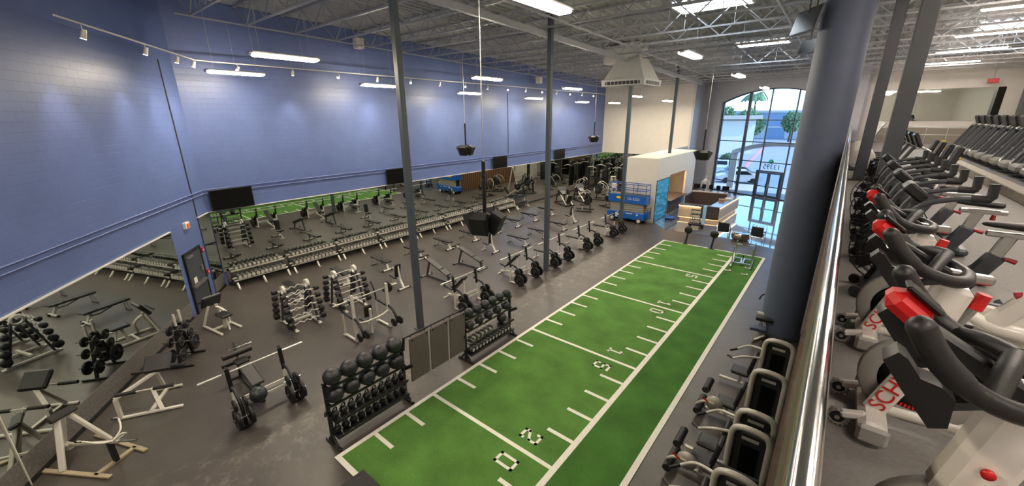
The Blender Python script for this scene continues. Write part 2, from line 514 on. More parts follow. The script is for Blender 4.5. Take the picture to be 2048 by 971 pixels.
# base band, mirror, rails of the long wall
def mirror(nm, f, s0, s1, z0, z1, label):
    solo(nm, slab(f, s0, s1, z0, z1, 0.03, 0.045), M_mirror, label, 'mirror')
w = slab(BW, -19.2, 17.45, 0.12, MBOT, 0, 0.05); struct('baseboard_left', w, M_speck)
w = slab(BW, -19.2, 17.45, 0.0, 0.12, 0, 0.06); struct('baseboard_left_foot', w, M_rub)
w = slab(LW, 3.3, 20, 0.12, MBOT, 0, 0.05); slab(LW, 0.05, 1.06, 0.12, MBOT, 0, 0.05, w); struct('baseboard_left_angled', w, M_speck)
w = slab(LW, 3.3, 20, 0, 0.12, 0, 0.06); slab(LW, 0.05, 1.06, 0, 0.12, 0, 0.06, w); struct('baseboard_left_angled_foot', w, M_rub)
w = slab(KW, -13.25, -4.2, 0.12, MBOT, 0, 0.05); struct('baseboard_back', w, M_speck)
mirror('wall_mirror', BW, -19.3, 17.45, MBOT, MT, 'long mirror band running the whole length of the blue wall')
mirror('wall_mirror', LW, 3.3, 20, MBOT, MT, 'mirror band on the angled blue wall left of the dark exit door')
mirror('wall_mirror', LW, 0.03, 1.06, MBOT, MT, 'narrow mirror strip in the corner right of the dark exit door')
mirror('wall_mirror', KW, -13.25, -4.2, MBOT, 3.5, 'mirror under the white back wall beside the entrance')
w = slab(BW, -19.3, 17.45, MT, MT + 0.03, 0, 0.06); struct('trim_2', w, M_wf)
w = slab(LW, 3.3, 20, MT, MT + 0.03, 0, 0.06); slab(LW, 0.03, 1.06, MT, MT + .03, 0, 0.06, w); struct('trim_3', w, M_wf)
w = slab(LW, 10.88, 10.905, 0, MT, 0.045, 0.07); struct('trim_6', w, M_wf)
# conduits
for j, z in enumerate((4.27, 4.42)):
    solo('wall_conduit', MB().tube([LW(19, .04, z), LW(0.06, .04, z), BW(-19.2, .05, z), BW(17.2, .05, z)], 0.026, 6), M_paintblue,
         ['lower', 'upper'][j] + ' of the two blue painted conduits along the blue walls above the mirrors', 'conduit')
solo('wall_conduit', MB().tube([LW(1.05, .02, 3.5), LW(1.05, .02, 9.4)], 0.022, 6), M_dgrey, 'dark vertical conduit on the angled blue wall above the exit door', 'conduit')
solo('wall_conduit', MB().tube([BW(1.1, .02, 4.5), BW(1.1, .02, 9.0)], 0.02, 6), M_dgrey, 'dark vertical conduit on the long blue wall above a television', 'conduit')
# exit door in the angled wall
dr = struct('door_1', slab(LW, 1.60, 2.86, 0.02, 2.36, 0, 0.05), M_dgrey)
w = MB(); slab(LW, 1.53, 1.60, 0.0, 2.44, 0, 0.07, w); slab(LW, 2.86, 2.93, 0.0, 2.44, 0, 0.07, w); slab(LW, 1.53, 2.93, 2.36, 2.44, 0, 0.07, w)
part(dr, 'door_frame', w, M_black)
w = MB(); slab(LW, 1.68, 2.78, 1.0, 1.10, 0.05, 0.12, w); part(dr, 'panic_bar', w, M_alu, 'silver panic bar')
w = MB(); slab(LW, 2.35, 2.6, 1.15, 1.38, 0.05, 0.056, w); part(dr, 'door_sign', w, M_white, 'white paper sign')
w = MB(); slab(LW, 1.75, 1.87, 1.45, 1.7, 0.05, 0.10, w); part(dr, 'lock_box', w, M_alu)
w = MB(); slab(LW, 2.3, 2.75, 2.2, 2.27, 0.05, 0.11, w); part(dr, 'door_closer', w, M_alu)
t = thing('alarm_strobe', 'white and orange alarm strobe on the blue pier above the exit door', 'alarm', LW(2.11, 0, 3.4))
part(t, 'housing', slab(lambda s, o, z: LD * s + LN * o + V((0, 0, z)), -.17, .17, -.12, .12, 0, .09), M_white)
part(t, 'lens', slab(lambda s, o, z: LD * s + LN * o + V((0, 0, z)), -.08, .08, -.07, .07, .09, .13), mat('orange_lens', (220, 120, 70), 0.3))
for z, l in ((2.17, 'red fire alarm pull box beside the top corner of the exit door'), (1.2, 'red hose valve box beside the exit door at handle height')):
    t = thing('pull_station', l, 'alarm', LW(1.34, 0, z))
    part(t, 'housing', slab(lambda s, o, zz: LD * s + LN * o + V((0, 0, zz)), -.06, .06, -.09, .09, 0, .06), M_red)
    part(t, 'handle', slab(lambda s, o, zz: LD * s + LN * o + V((0, 0, zz)), -.04, .04, -.03, .02, .06, .08), M_white)
# ------------------------------------------------------------------ columns
for i, (x, y, l) in enumerate([(-3.12, -16.23, 'slate grey square steel column behind the hanging exercise mats'), (-2.82, -8.65, 'slate grey square steel column in the middle of the bench press row'),
                               (-2.96, 0.23, 'slate grey square steel column under the white air diffuser'), (-3.0, 8.6, 'slate grey square steel column rising through the white kiosk')]):
    t = thing('steel_column', l, 'column', (x, y, 0))
    part(t, 'shaft', MB().box((0, 0, zc(y) / 2 - .1), (0.2, 0.2, zc(y) - .2), 0.012), M_colm)
    part(t, 'base_plate', MB().box((0, 0, 0.012), (0.34, 0.34, 0.024)), M_dgrey)
    part(t, 'cap_plate', MB().box((0, 0, zc(y) - .22), (0.4, 0.34, 0.03)), M_dgrey)
t = thing('round_column', 'thick round blue grey column standing beside the gallery rail', 'column', (7.02, -8.65, 0))
part(t, 'shaft', MB().lathe([(0.6, 0), (0.6, zc(-8.65))], seg=48), M_round)
part(t, 'base_ring', MB().lathe([(0.6, 0.16), (0.63, 0.16), (0.63, 0.0)], seg=48), M_dgrey)
for x, y, l in [(8.37, -13.0, 'nearer dark square steel column on the gallery among the bikes'), (8.12, -8.0, 'farther dark square steel column on the gallery behind the round column')]:
    t = thing('gallery_column', l, 'column', (x, y, 5.394))
    h = zc(y) - 5.394 - .1
    part(t, 'shaft', MB().box((0, 0, h / 2), (0.27, 0.27, h), 0.015), M_dgrey)
    part(t, 'base_plate', MB().box((0, 0, 0.012), (0.46, 0.46, 0.024)), M_black)
# ------------------------------------------------------------------ gallery (mezzanine) floor
MZ = 5.394
struct('floor_gallery', MB().box((13.36, -7, MZ - 0.14), (11.3, 49, 0.28)), M_carpet)
struct('trim_4', MB().box((7.672, -7, MZ - 0.13), (0.05, 49, 0.32)), mat('rust_brown_fascia', (84, 68, 56), 0.6, 0, 0.3, 6))
t = thing('guard_rail', 'polished steel guard rail along the open edge of the gallery', 'railing', (7.705, 0, MZ))
part(t, 'handrail', MB().tube([(0, -28, 1.15), (0, 17.2, 1.15)], 0.031, 16), M_chrome)
part(t, 'lower_rail', MB().tube([(0.0, -28, .6), (0.0, 17.2, .6)], 0.016, 10), M_alu)
for k in range(24):
    y = -27.5 + k * 1.9
    part(t, 'post', MB().cyl((0.0, y, 0.0), (0.0, y, 1.14), 0.02, 8), M_alu)
part(t, 'infill_panel', MB().box((-.02, -5.4, 0.5), (0.012, 45.2, 0.85)), mat('brown_grey_panel', (84, 70, 60), .5, 0, .2, 5), 'dark infill panel below the rail')
part(t, 'kick_plate', MB().box((0.03, -5.4, 0.05), (0.02, 45.2, 0.1)), M_black)
struct('trim_5', MB().box((11.0, -3.5, MZ + 0.11), (0.3, 17.0, 0.22), 0.015), M_curb)   # kerb of the treadmill platform
struct('floor_platform', MB().box((15.0, -3.5, MZ + 0.09), (7.7, 17.0, 0.18)), M_rub)
# dark partition beside the gallery back wall and the mirror on that wall
struct('wall_gallery_partition', MB().box((15.6, 13.9, MZ + 2.8), (0.9, 0.9, 5.6)), mat('charcoal_paint', (62, 64, 62), .6))
solo('gallery_mirror', MB().box((11.8, 17.27, MZ + 2.5), (6.4, 0.03, 2.1)), M_mirror, 'wide mirror on the cream wall at the far end of the gallery', 'mirror')
solo('knee_wall', MB().box((11.9, 15.2, MZ + 0.5), (5.4, 0.16, 1.0)), mat('taupe_paint', (124, 116, 106), .6), 'low taupe knee wall across the far end of the gallery', 'low wall')
t = thing('stair_rail', 'thin steel railing standing before the knee wall at the far end', 'railing', (11.2, 14.5, MZ))
part(t, 'top_rail', MB().tube([(-2.6, 0, 1.1), (3.4, 0, 1.1)], .025, 8), M_alu)
part(t, 'middle_rail', MB().tube([(-2.6, 0, .6), (3.4, 0, .6)], .018, 8), M_alu)
for k in range(7): part(t, 'post', MB().cyl((-2.6 + k, 0, 0), (-2.6 + k, 0, 1.1), .02, 8), M_alu)
# ------------------------------------------------------------------ roof framing
def joist_mb(L0, L1, dep):
    top = MB(); bot = MB(); web = MB()
    top.box(((L0 + L1) / 2, 0, -0.03), (L1 - L0, 0.11, 0.06))
    bot.box(((L0 + L1) / 2 + .0, 0, -dep), (L1 - L0 - 2.2, 0.09, 0.06))
    p = 0.92; n = int((L1 - L0 - 2.2) / (2 * p)); a = L0 + 1.1
    web.beam((L0 + .05, 0, -.05), (a, 0, -dep), .035); web.beam((L1 - .05, 0, -.05), (a + n * 2 * p, 0, -dep), .035)
    for i in range(n):
        x = a + i * 2 * p
        web.beam((x, 0, -dep), (x + p, 0, -.05), .036); web.beam((x + p, 0, -.05), (x + 2 * p, 0, -dep), .036)
        web.beam((x + p, 0, -.05), (x + p, 0, -dep), .02)
    return top, bot, web
j0 = None
for k in range(20):
    y = -20.6 + k * 1.88
    if j0 is None:
        j0 = thing('roof_joist', 'grey open web steel joist spanning under the ribbed roof deck', 'joist', (0, y, zc(y) - .02), 0, 'open web roof joists')
        a, b, c = joist_mb(-13.25, 18.9, 0.85)
        part(j0, 'top_chord', a, M_steel); part(j0, 'bottom_chord', b, M_steel); part(j0, 'web', c, M_steel)
    else:
        dup(j0, (0, y, zc(y) - .02))
for x, l in [(-12.1, 'thin bridging bar tying the joists together beside the blue wall'), (-1.5, 'thin bridging bar tying the joists together near the air diffuser'), (5.2, 'thin bridging bar tying the joists together beside the skylights')]:
    solo('bridging_bar', MB().beam((x, -19.2, zc(-19.2) - .9), (x, 15.1, zc(15.1) - .9), .05, .05), M_steel, l, 'roof bracing')
solo('roof_girder', MB().box((0, 0, 0), (0.14, 36, 0.22)), M_steel, 'deep grey roof girder carried on the row of slate columns', 'girder', (-2.96, -3, zc(-3) - 1.0))
bpy.data.objects['roof_girder'].rotation_euler = (-math.atan(0.027), 0, 0)
for x, y, wx, wy, l in [(2.6, -5.5, 2.7, 1.5, 'bright rectangular skylight nearest above the green turf'), (2.9, 4.5, 2.7, 1.6, 'bright rectangular skylight over the lobby end of the turf'), (13.0, 5.9, 3.2, 1.6, 'bright skylight above the treadmills on the gallery')]:
    t = thing('skylight', l, 'skylight', (x, y, zc(y) - .03))
    part(t, 'diffuser', MB().box((0, 0, 0), (wx, wy, .02)), M_skyl)
    w = MB()
    for s in (-1, 1):
        w.box((s * wx / 2, 0, -.02), (.07, wy + .07, .12)); w.box((0, s * wy / 2, -.02), (wx, .07, .12))
    part(t, 'frame', w, M_white)
# ------------------------------------------------------------------ lamps
def pendant_parts(t, L=1.9, wires=1.6):
    w = MB(); w.box((0, 0, 0.07), (0.4, L + .06, 0.06), 0.02)
    for s in (-1, 1): w.box((0, s * (L / 2 + .03), 0.04), (0.2, 0.09, 0.1), .03)
    part(t, 'housing', w, M_alu)
    w = MB(); w.box((0, 0, 0.0), (0.34, L - .06, 0.07), 0.034); part(t, 'diffuser', w, M_pend)
    for s in (-1, 1): part(t, 'hanger_wire', MB().cyl((0, s * L * .38, .09), (0, s * L * .38, wires), 0.008, 5), M_steel)
PR = {'wall': [(-11, -17.94, 8.96), (-11, -11.73, 8.82), (-11, -5.31, 8.7), (-11, 1.4, 8.6), (-11, 8.6, 8.5), (-9.9, 12.7, 8.47)],
      'middle': [(-6, -18.17, 9.05), (-6, -9.16, 9.01), (-6, -1.45, 8.91), (-6, 8.29, 8.78), (-5.2, 13.4, 8.54)],
      'turf': [(2.6, -17.04, 9.36), (2.6, -7.47, 9.41), (2.6, 0.99, 9.27), (2.6, 9.56, 9.07)]}
p0 = None
for row, where in (('wall', 'along the blue wall'), ('middle', 'over the bench rows'), ('turf', 'above the green turf')):
    for i, p in enumerate(PR[row]):
        l = 'warm white linear pendant lamp %s, %s from the camera end' % (where, ORD[i])
        if p0 is None:
            p0 = thing('pendant_lamp', l, 'lamp', p, 0, 'linear pendant lamps'); pendant_parts(p0)
        else: dup(p0, p, 0, l)
for o in [o for o in C.objects if o.name.startswith('pendant_lamp')]:
    for c in o.children:
        if c.name.startswith('hanger_wire'): c.scale.z = (zc(o.location.y) + .02 - o.location.z) / 1.6
# unseen pendants added behind the camera to light the near end of the hall
for i, p in enumerate([(-2.5, -25.5, 9.3), (3.0, -26.5, 9.4)]):
    dup(p0, p, 0, 'warm white linear pendant lamp added unseen behind the camera, %s' % ['towards the mirrors', 'towards the gallery'][i])
t0 = None
for i, (x, y) in enumerate([(10.4, -18.0), (10.4, -12.0), (11.2, -5.0), (11.4, 0.6), (11.5, 6.5), (11.6, 12.5), (15.0, -12.0), (15.0, -2.0), (15, 8), (10.4, -23.5), (10.4, -28.0), (15.0, -22.0)]):  # last three are unseen lamps, added to brighten the nearest bikes
    z = 10.2
    l = 'white strip lamp above the gallery, %s' % (ORD[i] + ' ahead along the bikes' if i < 6 else ORD[i - 6] + ' ahead over the treadmills' if i < 9 else ['added unseen right over the camera', 'added unseen behind the camera', 'added unseen to the right of the camera'][i - 9])
    if t0 is None:
        t0 = thing('strip_lamp', l, 'lamp', (x, y, z), 0, 'gallery strip lamps')
        part(t0, 'housing', MB().box((0, 0, .05), (2.4, .14, .06), .01), M_white)
        part(t0, 'diffuser', MB().box((0, 0, 0), (2.36, .1, .05), .02), M_strip)
        w = MB(); w.cyl((-.9, 0, .07), (-.9, 0, 1.0), .006, 5); w.cyl((.9, 0, .07), (.9, 0, 1.0), .006, 5)
        part(t0, 'hanger_wire', w, M_steel)
    else: dup(t0, (x, y, z), 0, l)
# track along the walls with its heads
TZ = 9.46
t = thing('light_track', 'long thin pale lighting track running parallel to the blue walls', 'track', (0, 0, 0), 0)
part(t, 'rail', MB().tube([LW(7.4, .95, 9.55), LW(.35, .95, TZ + .02), (WX + .95, -18.4, TZ), (WX + .95, 16.9, TZ)], .026, 6), M_wf)
w = MB()
for k in range(13): y = -17.5 + k * 2.8; w.cyl((WX + .95, y, TZ), (WX + .95, y, zc(y) - .9), .006, 5)
part(t, 'hanger_wire', w, M_steel)
def head(loc, aim, lit, label):
    t = thing('track_spot', label, 'spotlight', loc, 0, 'track spot heads')
    d = V(aim).normalized()
    part(t, 'stem', MB().cyl((0, 0, 0), (0, 0, -.16), .012, 6), M_wf)
    part(t, 'lamp_body', MB().cyl(V((0, 0, -.2)) - d * .12, V((0, 0, -.2)) + d * .1, .05, 12, .065), M_wf)
    part(t, 'lamp_face', MB().cyl(V((0, 0, -.2)) + d * .1, V((0, 0, -.2)) + d * .106, .055, 12), M_lamp)
    lo = bpy.data.lights.new('spot_beam', 'SPOT'); lo.energy = SPOT * (0.8 if not lit else 0.55); lo.color = (1, .88, .78); lo.spot_size = math.radians(52 if not lit else 80); lo.spot_blend = 1.0
    lo.shadow_soft_size = .05
    o = bpy.data.objects.new('spot_beam', lo); C.objects.link(o); o.parent = t
    o.location = V((0, 0, -.2)) + d * .13; o.rotation_euler = d.to_track_quat('-Z', 'Y').to_euler()
    return t
for i, s in enumerate((6.57, 3.86, 1.9, .6)):
    head(LW(s, .95, 9.5), -LN * .32 + V((0, 0, -.95)), False, 'white track spot head on the angled wall stretch, %s from the corner' % ORD[3 - i])
for i in range(15):
    y = -17.41 + i * 2.175
    lit = i % 2 == 0
    aim = (-.32, 0, -.95) if not lit else (.55, -.55, -.63)
    head((WX + .95, y, TZ), aim, lit, 'white spot head on the long track, %s from the corner%s' % (ORD[i], ', turned to the room' if lit else ''))
# ------------------------------------------------------------------ televisions
tv0 = None
for y, l in [(-18.38, 'large black wall television in the corner beside the angled wall'), (-9.6, 'black wall television behind the slate column near the hanging mats'), (-0.1, 'black wall television above the middle of the dumbbell racks'), (8.56, 'farthest black wall television on the blue wall')]:
    if tv0 is None:
        tv0 = thing('wall_television', l, 'television', (WX, y, 3.94), 0, 'televisions on the blue wall')
        R_ = Matrix.Rotation(math.radians(7), 3, 'Y')
        part(tv0, 'bezel', MB().box((.17, 0, 0), (.06, 1.66, .9), .01, None), M_black)
        part(tv0, 'screen', MB().box((.201, 0, 0), (.004, 1.6, .85)), M_tv)
        part(tv0, 'wall_bracket', MB().box((.07, 0, 0), (.14, .4, .3)), M_dgrey)
    else: dup(tv0, (WX, y, 3.94), 0, l)
# hanging televisions beside the round column
for (x, y, z, rz, ww, l) in [(6.12, -8.9, 9.85, math.radians(-55), 1.15, 'larger black television hung from the roof beside the round column'), (6.05, -6.2, 9.5, math.radians(-50), .8, 'smaller black television hung from the roof left of the round column')]:
    t = thing('hanging_television', l, 'television', (x, y, z), rz, 'roof hung televisions')
    R_ = Matrix.Rotation(math.radians(-14), 3, 'X')
    part(t, 'bezel', MB().box((0, 0, 0), (ww, .07, ww * .58), .01, R_), M_dgrey)
    part(t, 'screen', MB().box(R_ @ V((0, -.037, 0)), (ww - .06, .004, ww * .58 - .06), 0, R_), M_tv)
    part(t, 'hanger_pole', MB().cyl((0, .03, .1), (0, .03, zc(y) - z - .1), .025, 8), M_dgrey)
# ------------------------------------------------------------------ speakers
def speaker_cluster(loc, label, top):
    t = thing('speaker_cluster', label, 'speaker', loc, 0, 'hanging speaker clusters')
    part(t, 'pole', MB().cyl((0, 0, -.1), (0, 0, 1.25), .045, 10), M_black)
    part(t, 'cable', MB().cyl((0, 0, 1.25), (0, 0, top - loc[2]), .012, 6), M_alu)
    for k in range(4):
        a = math.radians(20 + 90 * k)
        R_ = Matrix.Rotation(a, 3, 'Z') @ Matrix.Rotation(math.radians(24), 3, 'X')
        w = MB()
        pr = [(-.2, -.13), (.2, -.13), (.13, .15), (-.13, .15)]
        c = Matrix.Rotation(a, 3, 'Z') @ V((0, -.27, -.12))
        w.prism(pr, c + R_ @ V((0, 0, -.24)), R_ @ V((1, 0, 0)), R_ @ V((0, 1, 0)), R_ @ V((0, 0, .46)))
        s = part(t, 'speaker_box', w, M_black)
        part(s, 'grille', MB().box(c + R_ @ V((0, -.135, 0)), (.36, .012, .42), 0, R_), M_rub)
        part(t, 'bracket', MB().beam((0, 0, .08), c + V((0, 0, .12)), .03), M_alu)
    return t
speaker_cluster((1.48, -17.56, 5.12), 'cluster of black loudspeakers hanging nearest, over the dumbbell benches', zc(-17) - .04)
speaker_cluster((-8.1, -8.7, 5.75), 'cluster of black loudspeakers hanging before the blue wall between two televisions', zc(-8.7) - .005)
speaker_cluster((-9.2, 7.7, 5.6), 'cluster of black loudspeakers hanging farthest along the blue wall', zc(7) - .04)
speaker_cluster((1.6, 0.0, 5.35), 'cluster of black loudspeakers hanging before the arched entrance window', zc(0) - .04)
for p, l in [((-12.7, -11.55, 10.95), 'white box speaker under the roof at the near end of the blue wall'), ((-12.7, 4.4, 10.15), 'small white box speaker under the roof farther along the blue wall')]:
    t = thing('wall_speaker', l, 'speaker', p, 0)
    part(t, 'cabinet', MB().box((0, 0, 0), (.4, .42, .5), .03), M_white); part(t, 'bracket', MB().box((-.35, 0, .1), (.5, .06, .06)), M_steel)
# ------------------------------------------------------------------ air diffuser
t = thing('air_diffuser', 'big off white air diffuser hood hanging around the top of a slate column', 'vent', (-2.96, .23, 8.98))
def frus(z0, a, z1, b):
    w = MB(); w.add([(-a, -a, z0), (a, -a, z0), (a, a, z0), (-a, a, z0), (-b, -b, z1), (b, -b, z1), (b, b, z1), (-b, b, z1)], [(3, 2, 1, 0), (4, 5, 6, 7), (0, 1, 5, 4), (1, 2, 6, 5), (2, 3, 7, 6), (3, 0, 4, 7)]); return w
M_duct = mat('duct_paint', (196, 196, 190), .5, 0, .04, 3)
part(t, 'plenum', frus(0, 1.28, .34, 1.32), M_duct)
part(t, 'hood', frus(.34, 1.22, 1.5, .66), M_duct)
part(t, 'duct', frus(1.5, .6, 2.35, .6), M_duct)
part(t, 'branch_duct', MB().box((-1.15, .1, 1.8), (1.2, .9, .95), .02), M_duct)
for a in range(4):
    R_ = Matrix.Rotation(a * math.pi / 2, 3, 'Z')
    g = MB(); g.box(R_ @ V((0, -1.302, .16)), (2.1, .012, .2), 0, R_)
    g = part(t, 'grille', g, M_black)
    v = MB()
    for k in range(9): v.box(R_ @ V((-.95 + k * .2375, -1.312, .16)), (.035, .02, .2), 0, R_)
    part(g, 'grille_bar', v, M_duct)
# ------------------------------------------------------------------ turf lane
TX, TY = 5.44, -21.15
t = thing('turf_lane', 'green artificial turf lane with white yard lines and numerals', 'turf', (0, 0, 0))
part(t, 'turf', MB().box((2.015, TY / 2, .008), (4.03, -TY, .016)), M_turf)
part(t, 'side_turf', MB().box(((4.03 + TX) / 2, TY / 2, .008), (TX - 4.03, -TY, .016)), M_turf2, 'darker green side lane')
U = .9144
w = MB()
def ln(x0, x1, y0, y1): w.box(((x0 + x1) / 2, (y0 + y1) / 2, .0175), (x1 - x0, y1 - y0, .005))
ln(0, .11, TY, 0); ln(TX - .13, TX, TY, 0); ln(3.96, 4.10, TY, 0); ln(.11, TX - .13, -.1, 0); ln(.11, TX - .13, TY, TY + .12)
part(t, 'border_line', w, M_lineW)
for k in range(1, 23):
    y = -.048 - k * U
    w = MB()
    if k % 5 == 0: ln(.11, 3.96, y - .05, y + .05); part(t, 'yard_line', w, M_lineW)
    else:
        ln(.11, .79, y - .05, y + .05); part(t, 'hash_mark', w, M_lineW); w = MB(); ln(3.26, 3.96, y - .05, y + .05); part(t, 'hash_mark', w, M_lineW)
GL = {'0': [[(-.3, -.5), (.3, -.5), (.3, .5), (-.3, .5), (-.3, -.5)]], '1': [[(-.2, .34), (0, .5), (0, -.5)], [(-.22, -.5), (.22, -.5)]],
      '2': [[(-.3, .3), (-.3, .5), (.3, .5), (.3, .05), (-.3, -.25), (-.3, -.5), (.3, -.5), (.3, -.36)]],
      '5': [[(.3, .5), (-.3, .5), (-.3, .08), (.3, .08), (.3, -.5), (-.3, -.5), (-.3, -.3)]]}
def glyph(ch, cx, cy, h):
    w = MB()
    for pl in GL[ch]:
        for a, b in zip(pl, pl[1:]):
            A = V((cx + a[1] * h, cy - a[0] * h * .95, .0175)); B = V((cx + b[1] * h, cy - b[0] * h * .95, .0175)); d = (B - A).normalized() * .035
            w.beam(A - d, B + d, .07, .006)
    part(t, 'numeral', w, M_lineW)
for ch, cy in [('5', -5.04), ('1', -8.76), ('0', -9.63), ('1', -13.27), ('5', -14.24), ('2', -17.88), ('0', -18.80)]:
    glyph(ch, 3.09, cy, .44)
# ------------------------------------------------------------------ flat benches
def flat_bench(label, loc, g):
    t = thing('flat_bench', label, 'bench', loc, 0, g)
    part(t, 'back_pad', MB().box((-.24, 0, .465), (1.0, .32, .09), .025), M_pad)
    part(t, 'seat_pad', MB().box((.5, 0, .467), (.46, .34, .09), .025), M_pad)
    w = MB(); w.beam((-.66, 0, .4), (.62, 0, .4), .06, .04); w.beam((-.2, 0, .38), (.2, 0, .26), .04); w.beam((.2, 0, .26), (.5, 0, .28), .04)
    part(t, 'frame', w, M_dgrey)
    part(t, 'front_post', MB().beam((.46, 0, .39), (.62, 0, .08), .1, .08, .01), M_wf)
    w = MB(); w.beam((.64, -.3, .055), (.64, .3, .055), .08, .07, .015); part(t, 'front_foot', w, M_wf)
    for s in (-1, 1):
        part(t, 'foot_cap', MB().box((.64, s * .32, .055), (.1, .08, .09), .02), M_rub)
        part(t, 'leg', MB().tube([(-.6, s * .09, .39), (-.66, s * .15, .02)], .014, 6), M_alu)
    part(t, 'rear_foot', MB().beam((-.66, -.2, .025), (-.66, .2, .025), .05, .04, .01), M_dgrey)
    part(t, 'wheel', MB().cyl((.7, .1, .05), (.7, .18, .05), .05, 10), M_rub)
    return t
GA = 'flat benches along the dumbbell racks'; GB = 'flat benches in the inner row'
rowA = [-17.85, -15.7, -13.55, -11.47, -9.38, -7.25, -5.2, -3.03, -0.95, 1.28]
fb = None
for i, y in enumerate(rowA):
    l = 'black flat bench in the row facing the dumbbell racks, %s from the exit door' % ORD[i]
    if fb is None: fb = flat_bench(l, (-9.63, y, 0), GA)
    else: dup(fb, (-9.63, y, 0), random.uniform(-.03, .03), l)
for i, y in enumerate([-6.15, -4.09, -1.87]):
    dup(fb, (-6.6, y, 0), random.uniform(-.03, .03), 'black padded flat bench in the inner row before the bench presses, %s from the camera' % ORD[i], GB)
# upright utility benches
u0 = None
for (x, y), l in zip([(-6.75, -14.47), (-6.82, -8.2), (-6.72, .4)], ['white framed upright bench set near the barbell racks', 'white framed upright bench set between the decline benches and the flat benches', 'farthest white framed upright bench beside the plate loaded machines']):
    if u0 is None:
        t = u0 = thing('upright_bench', l, 'bench', (x, y, 0), 0, 'upright utility benches')
        R_ = Matrix.Rotation(math.radians(8), 3, 'Y')
        part(t, 'back_pad', MB().box((-.1, 0, .82), (.08, .3, .62), .025, R_), M_pad)
        R2 = Matrix.Rotation(math.radians(10), 3, 'Y')
        part(t, 'seat_pad', MB().box((-.38, 0, .47), (.42, .34, .08), .025, R2), M_pad)
        w = MB(); w.beam((-.07, 0, 1.08), (.02, 0, .42), .07, .07, .01); w.beam((-.5, 0, .41), (.05, 0, .41), .07, .06); w.beam((.0, 0, .42), (.24, 0, .06), .09, .08, .01); w.beam((-.45, 0, .4), (-.62, 0, .04), .05)
        part(t, 'frame', w, M_wf)
        part(t, 'front_foot', MB().beam((.26, -.28, .05), (.26, .28, .05), .07, .07, .015), M_wf)
        for s in (-1, 1): part(t, 'foot_cap', MB().box((.26, s * .3, .05), (.1, .08, .09), .02), M_rub)
        part(t, 'rear_foot', MB().beam((-.64, -.18, .025), (-.64, .18, .025), .05, .04), M_wf)
    else: dup(u0, (x, y, 0), .05, l)
# adjustable decline benches
d0 = None
for (x, y), l in zip([(-6.1, -12.83), (-6.15, -10.65)], ['long black decline bench with foot rollers, nearer of the pair', 'long black decline bench with foot rollers, farther of the pair']):
    if d0 is None:
        t = d0 = thing('decline_bench', l, 'bench', (x, y, 0), 0, 'decline benches')
        a, b = V((-.75, 0, .95)), V((.85, 0, .42)); dn = (b - a).normalized()
        part(t, 'back_pad', MB().box((a + dn * .6), (.98, .3, .07), .02, Matrix.Rotation(math.atan2(.53, 1.6), 3, 'Y')), M_pad)
        part(t, 'seat_pad', MB().box((a + dn * 1.36), (.5, .32, .07), .02, Matrix.Rotation(math.atan2(.53, 1.6), 3, 'Y')), M_pad)
        w = MB(); w.beam(a + V((0, 0, -.08)), b + V((0, 0, -.08)), .07, .06); w.beam((-.55, 0, .8), (-.8, 0, .06), .08, .07); w.beam((.7, 0, .4), (.8, 0, .06), .08, .07); w.beam((-.8, 0, .06), (.8, 0, .06), .07, .06)
        part(t, 'frame', w, M_dgrey)
        for x_ in (-.85, .82):
            part(t, 'foot', MB().beam((x_, -.3, .04), (x_, .3, .04), .07, .06, .01), M_alu)
            for s in (-1, 1): part(t, 'foot_cap', MB().box((x_, s * .32, .045), (.1, .08, .085), .02), M_rub)
        part(t, 'roller', MB().cyl((-.92, -.26, .98), (-.92, .26, .98), .05, 10), M_rub)
        part(t, 'roller_bar', MB().beam((-.75, 0, .9), (-.92, 0, .98), .04), M_wf)
    else: dup(d0, (x, y, 0), 0.05, l)
# ------------------------------------------------------------------ plates and barbells
def plate_mb(r, th):
    w = MB(); w.lathe([(.03, -th * .6), (.07, -th * .6), (.08, -th * .35), (r * .78, -th * .35), (r * .82, -th * .5), (r, -th * .5), (r, th * .5), (r * .82, th * .5), (r * .78, th * .35), (.08, th * .35), (.07, th * .6), (.03, th * .6)], axis='Y', seg=24)
    return w
plate_me = {r: plate_mb(r, th).mesh('weight_plate', M_iron) for r, th in ((.25, .075), (.15, .05), (.2, .06))}
def plate(r, loc, label, group):
    return solo('weight_plate', plate_me[r], None, label, 'weight plate', loc, 0, group)
bar0 = thing('barbell', 'silver olympic barbell resting on the decline bench press nearest the turf rack', 'barbell', (-3.28, -21.4, 1.22), 0, 'olympic barbells')
M_bar = mat('satin_bar_steel', (226, 223, 216), .35, .5)
part(bar0, 'shaft', MB().cyl((0, -1.2, 0), (0, 1.2, 0), .018, 10), M_bar)
for s in (-1, 1):
    part(bar0, 'sleeve', MB().cyl((0, s * .72, 0), (0, s * 1.23, 0), .029, 12), M_bar)
    part(bar0, 'collar', MB().cyl((0, s * .70, 0), (0, s * .73, 0), .042, 12), M_chrome)
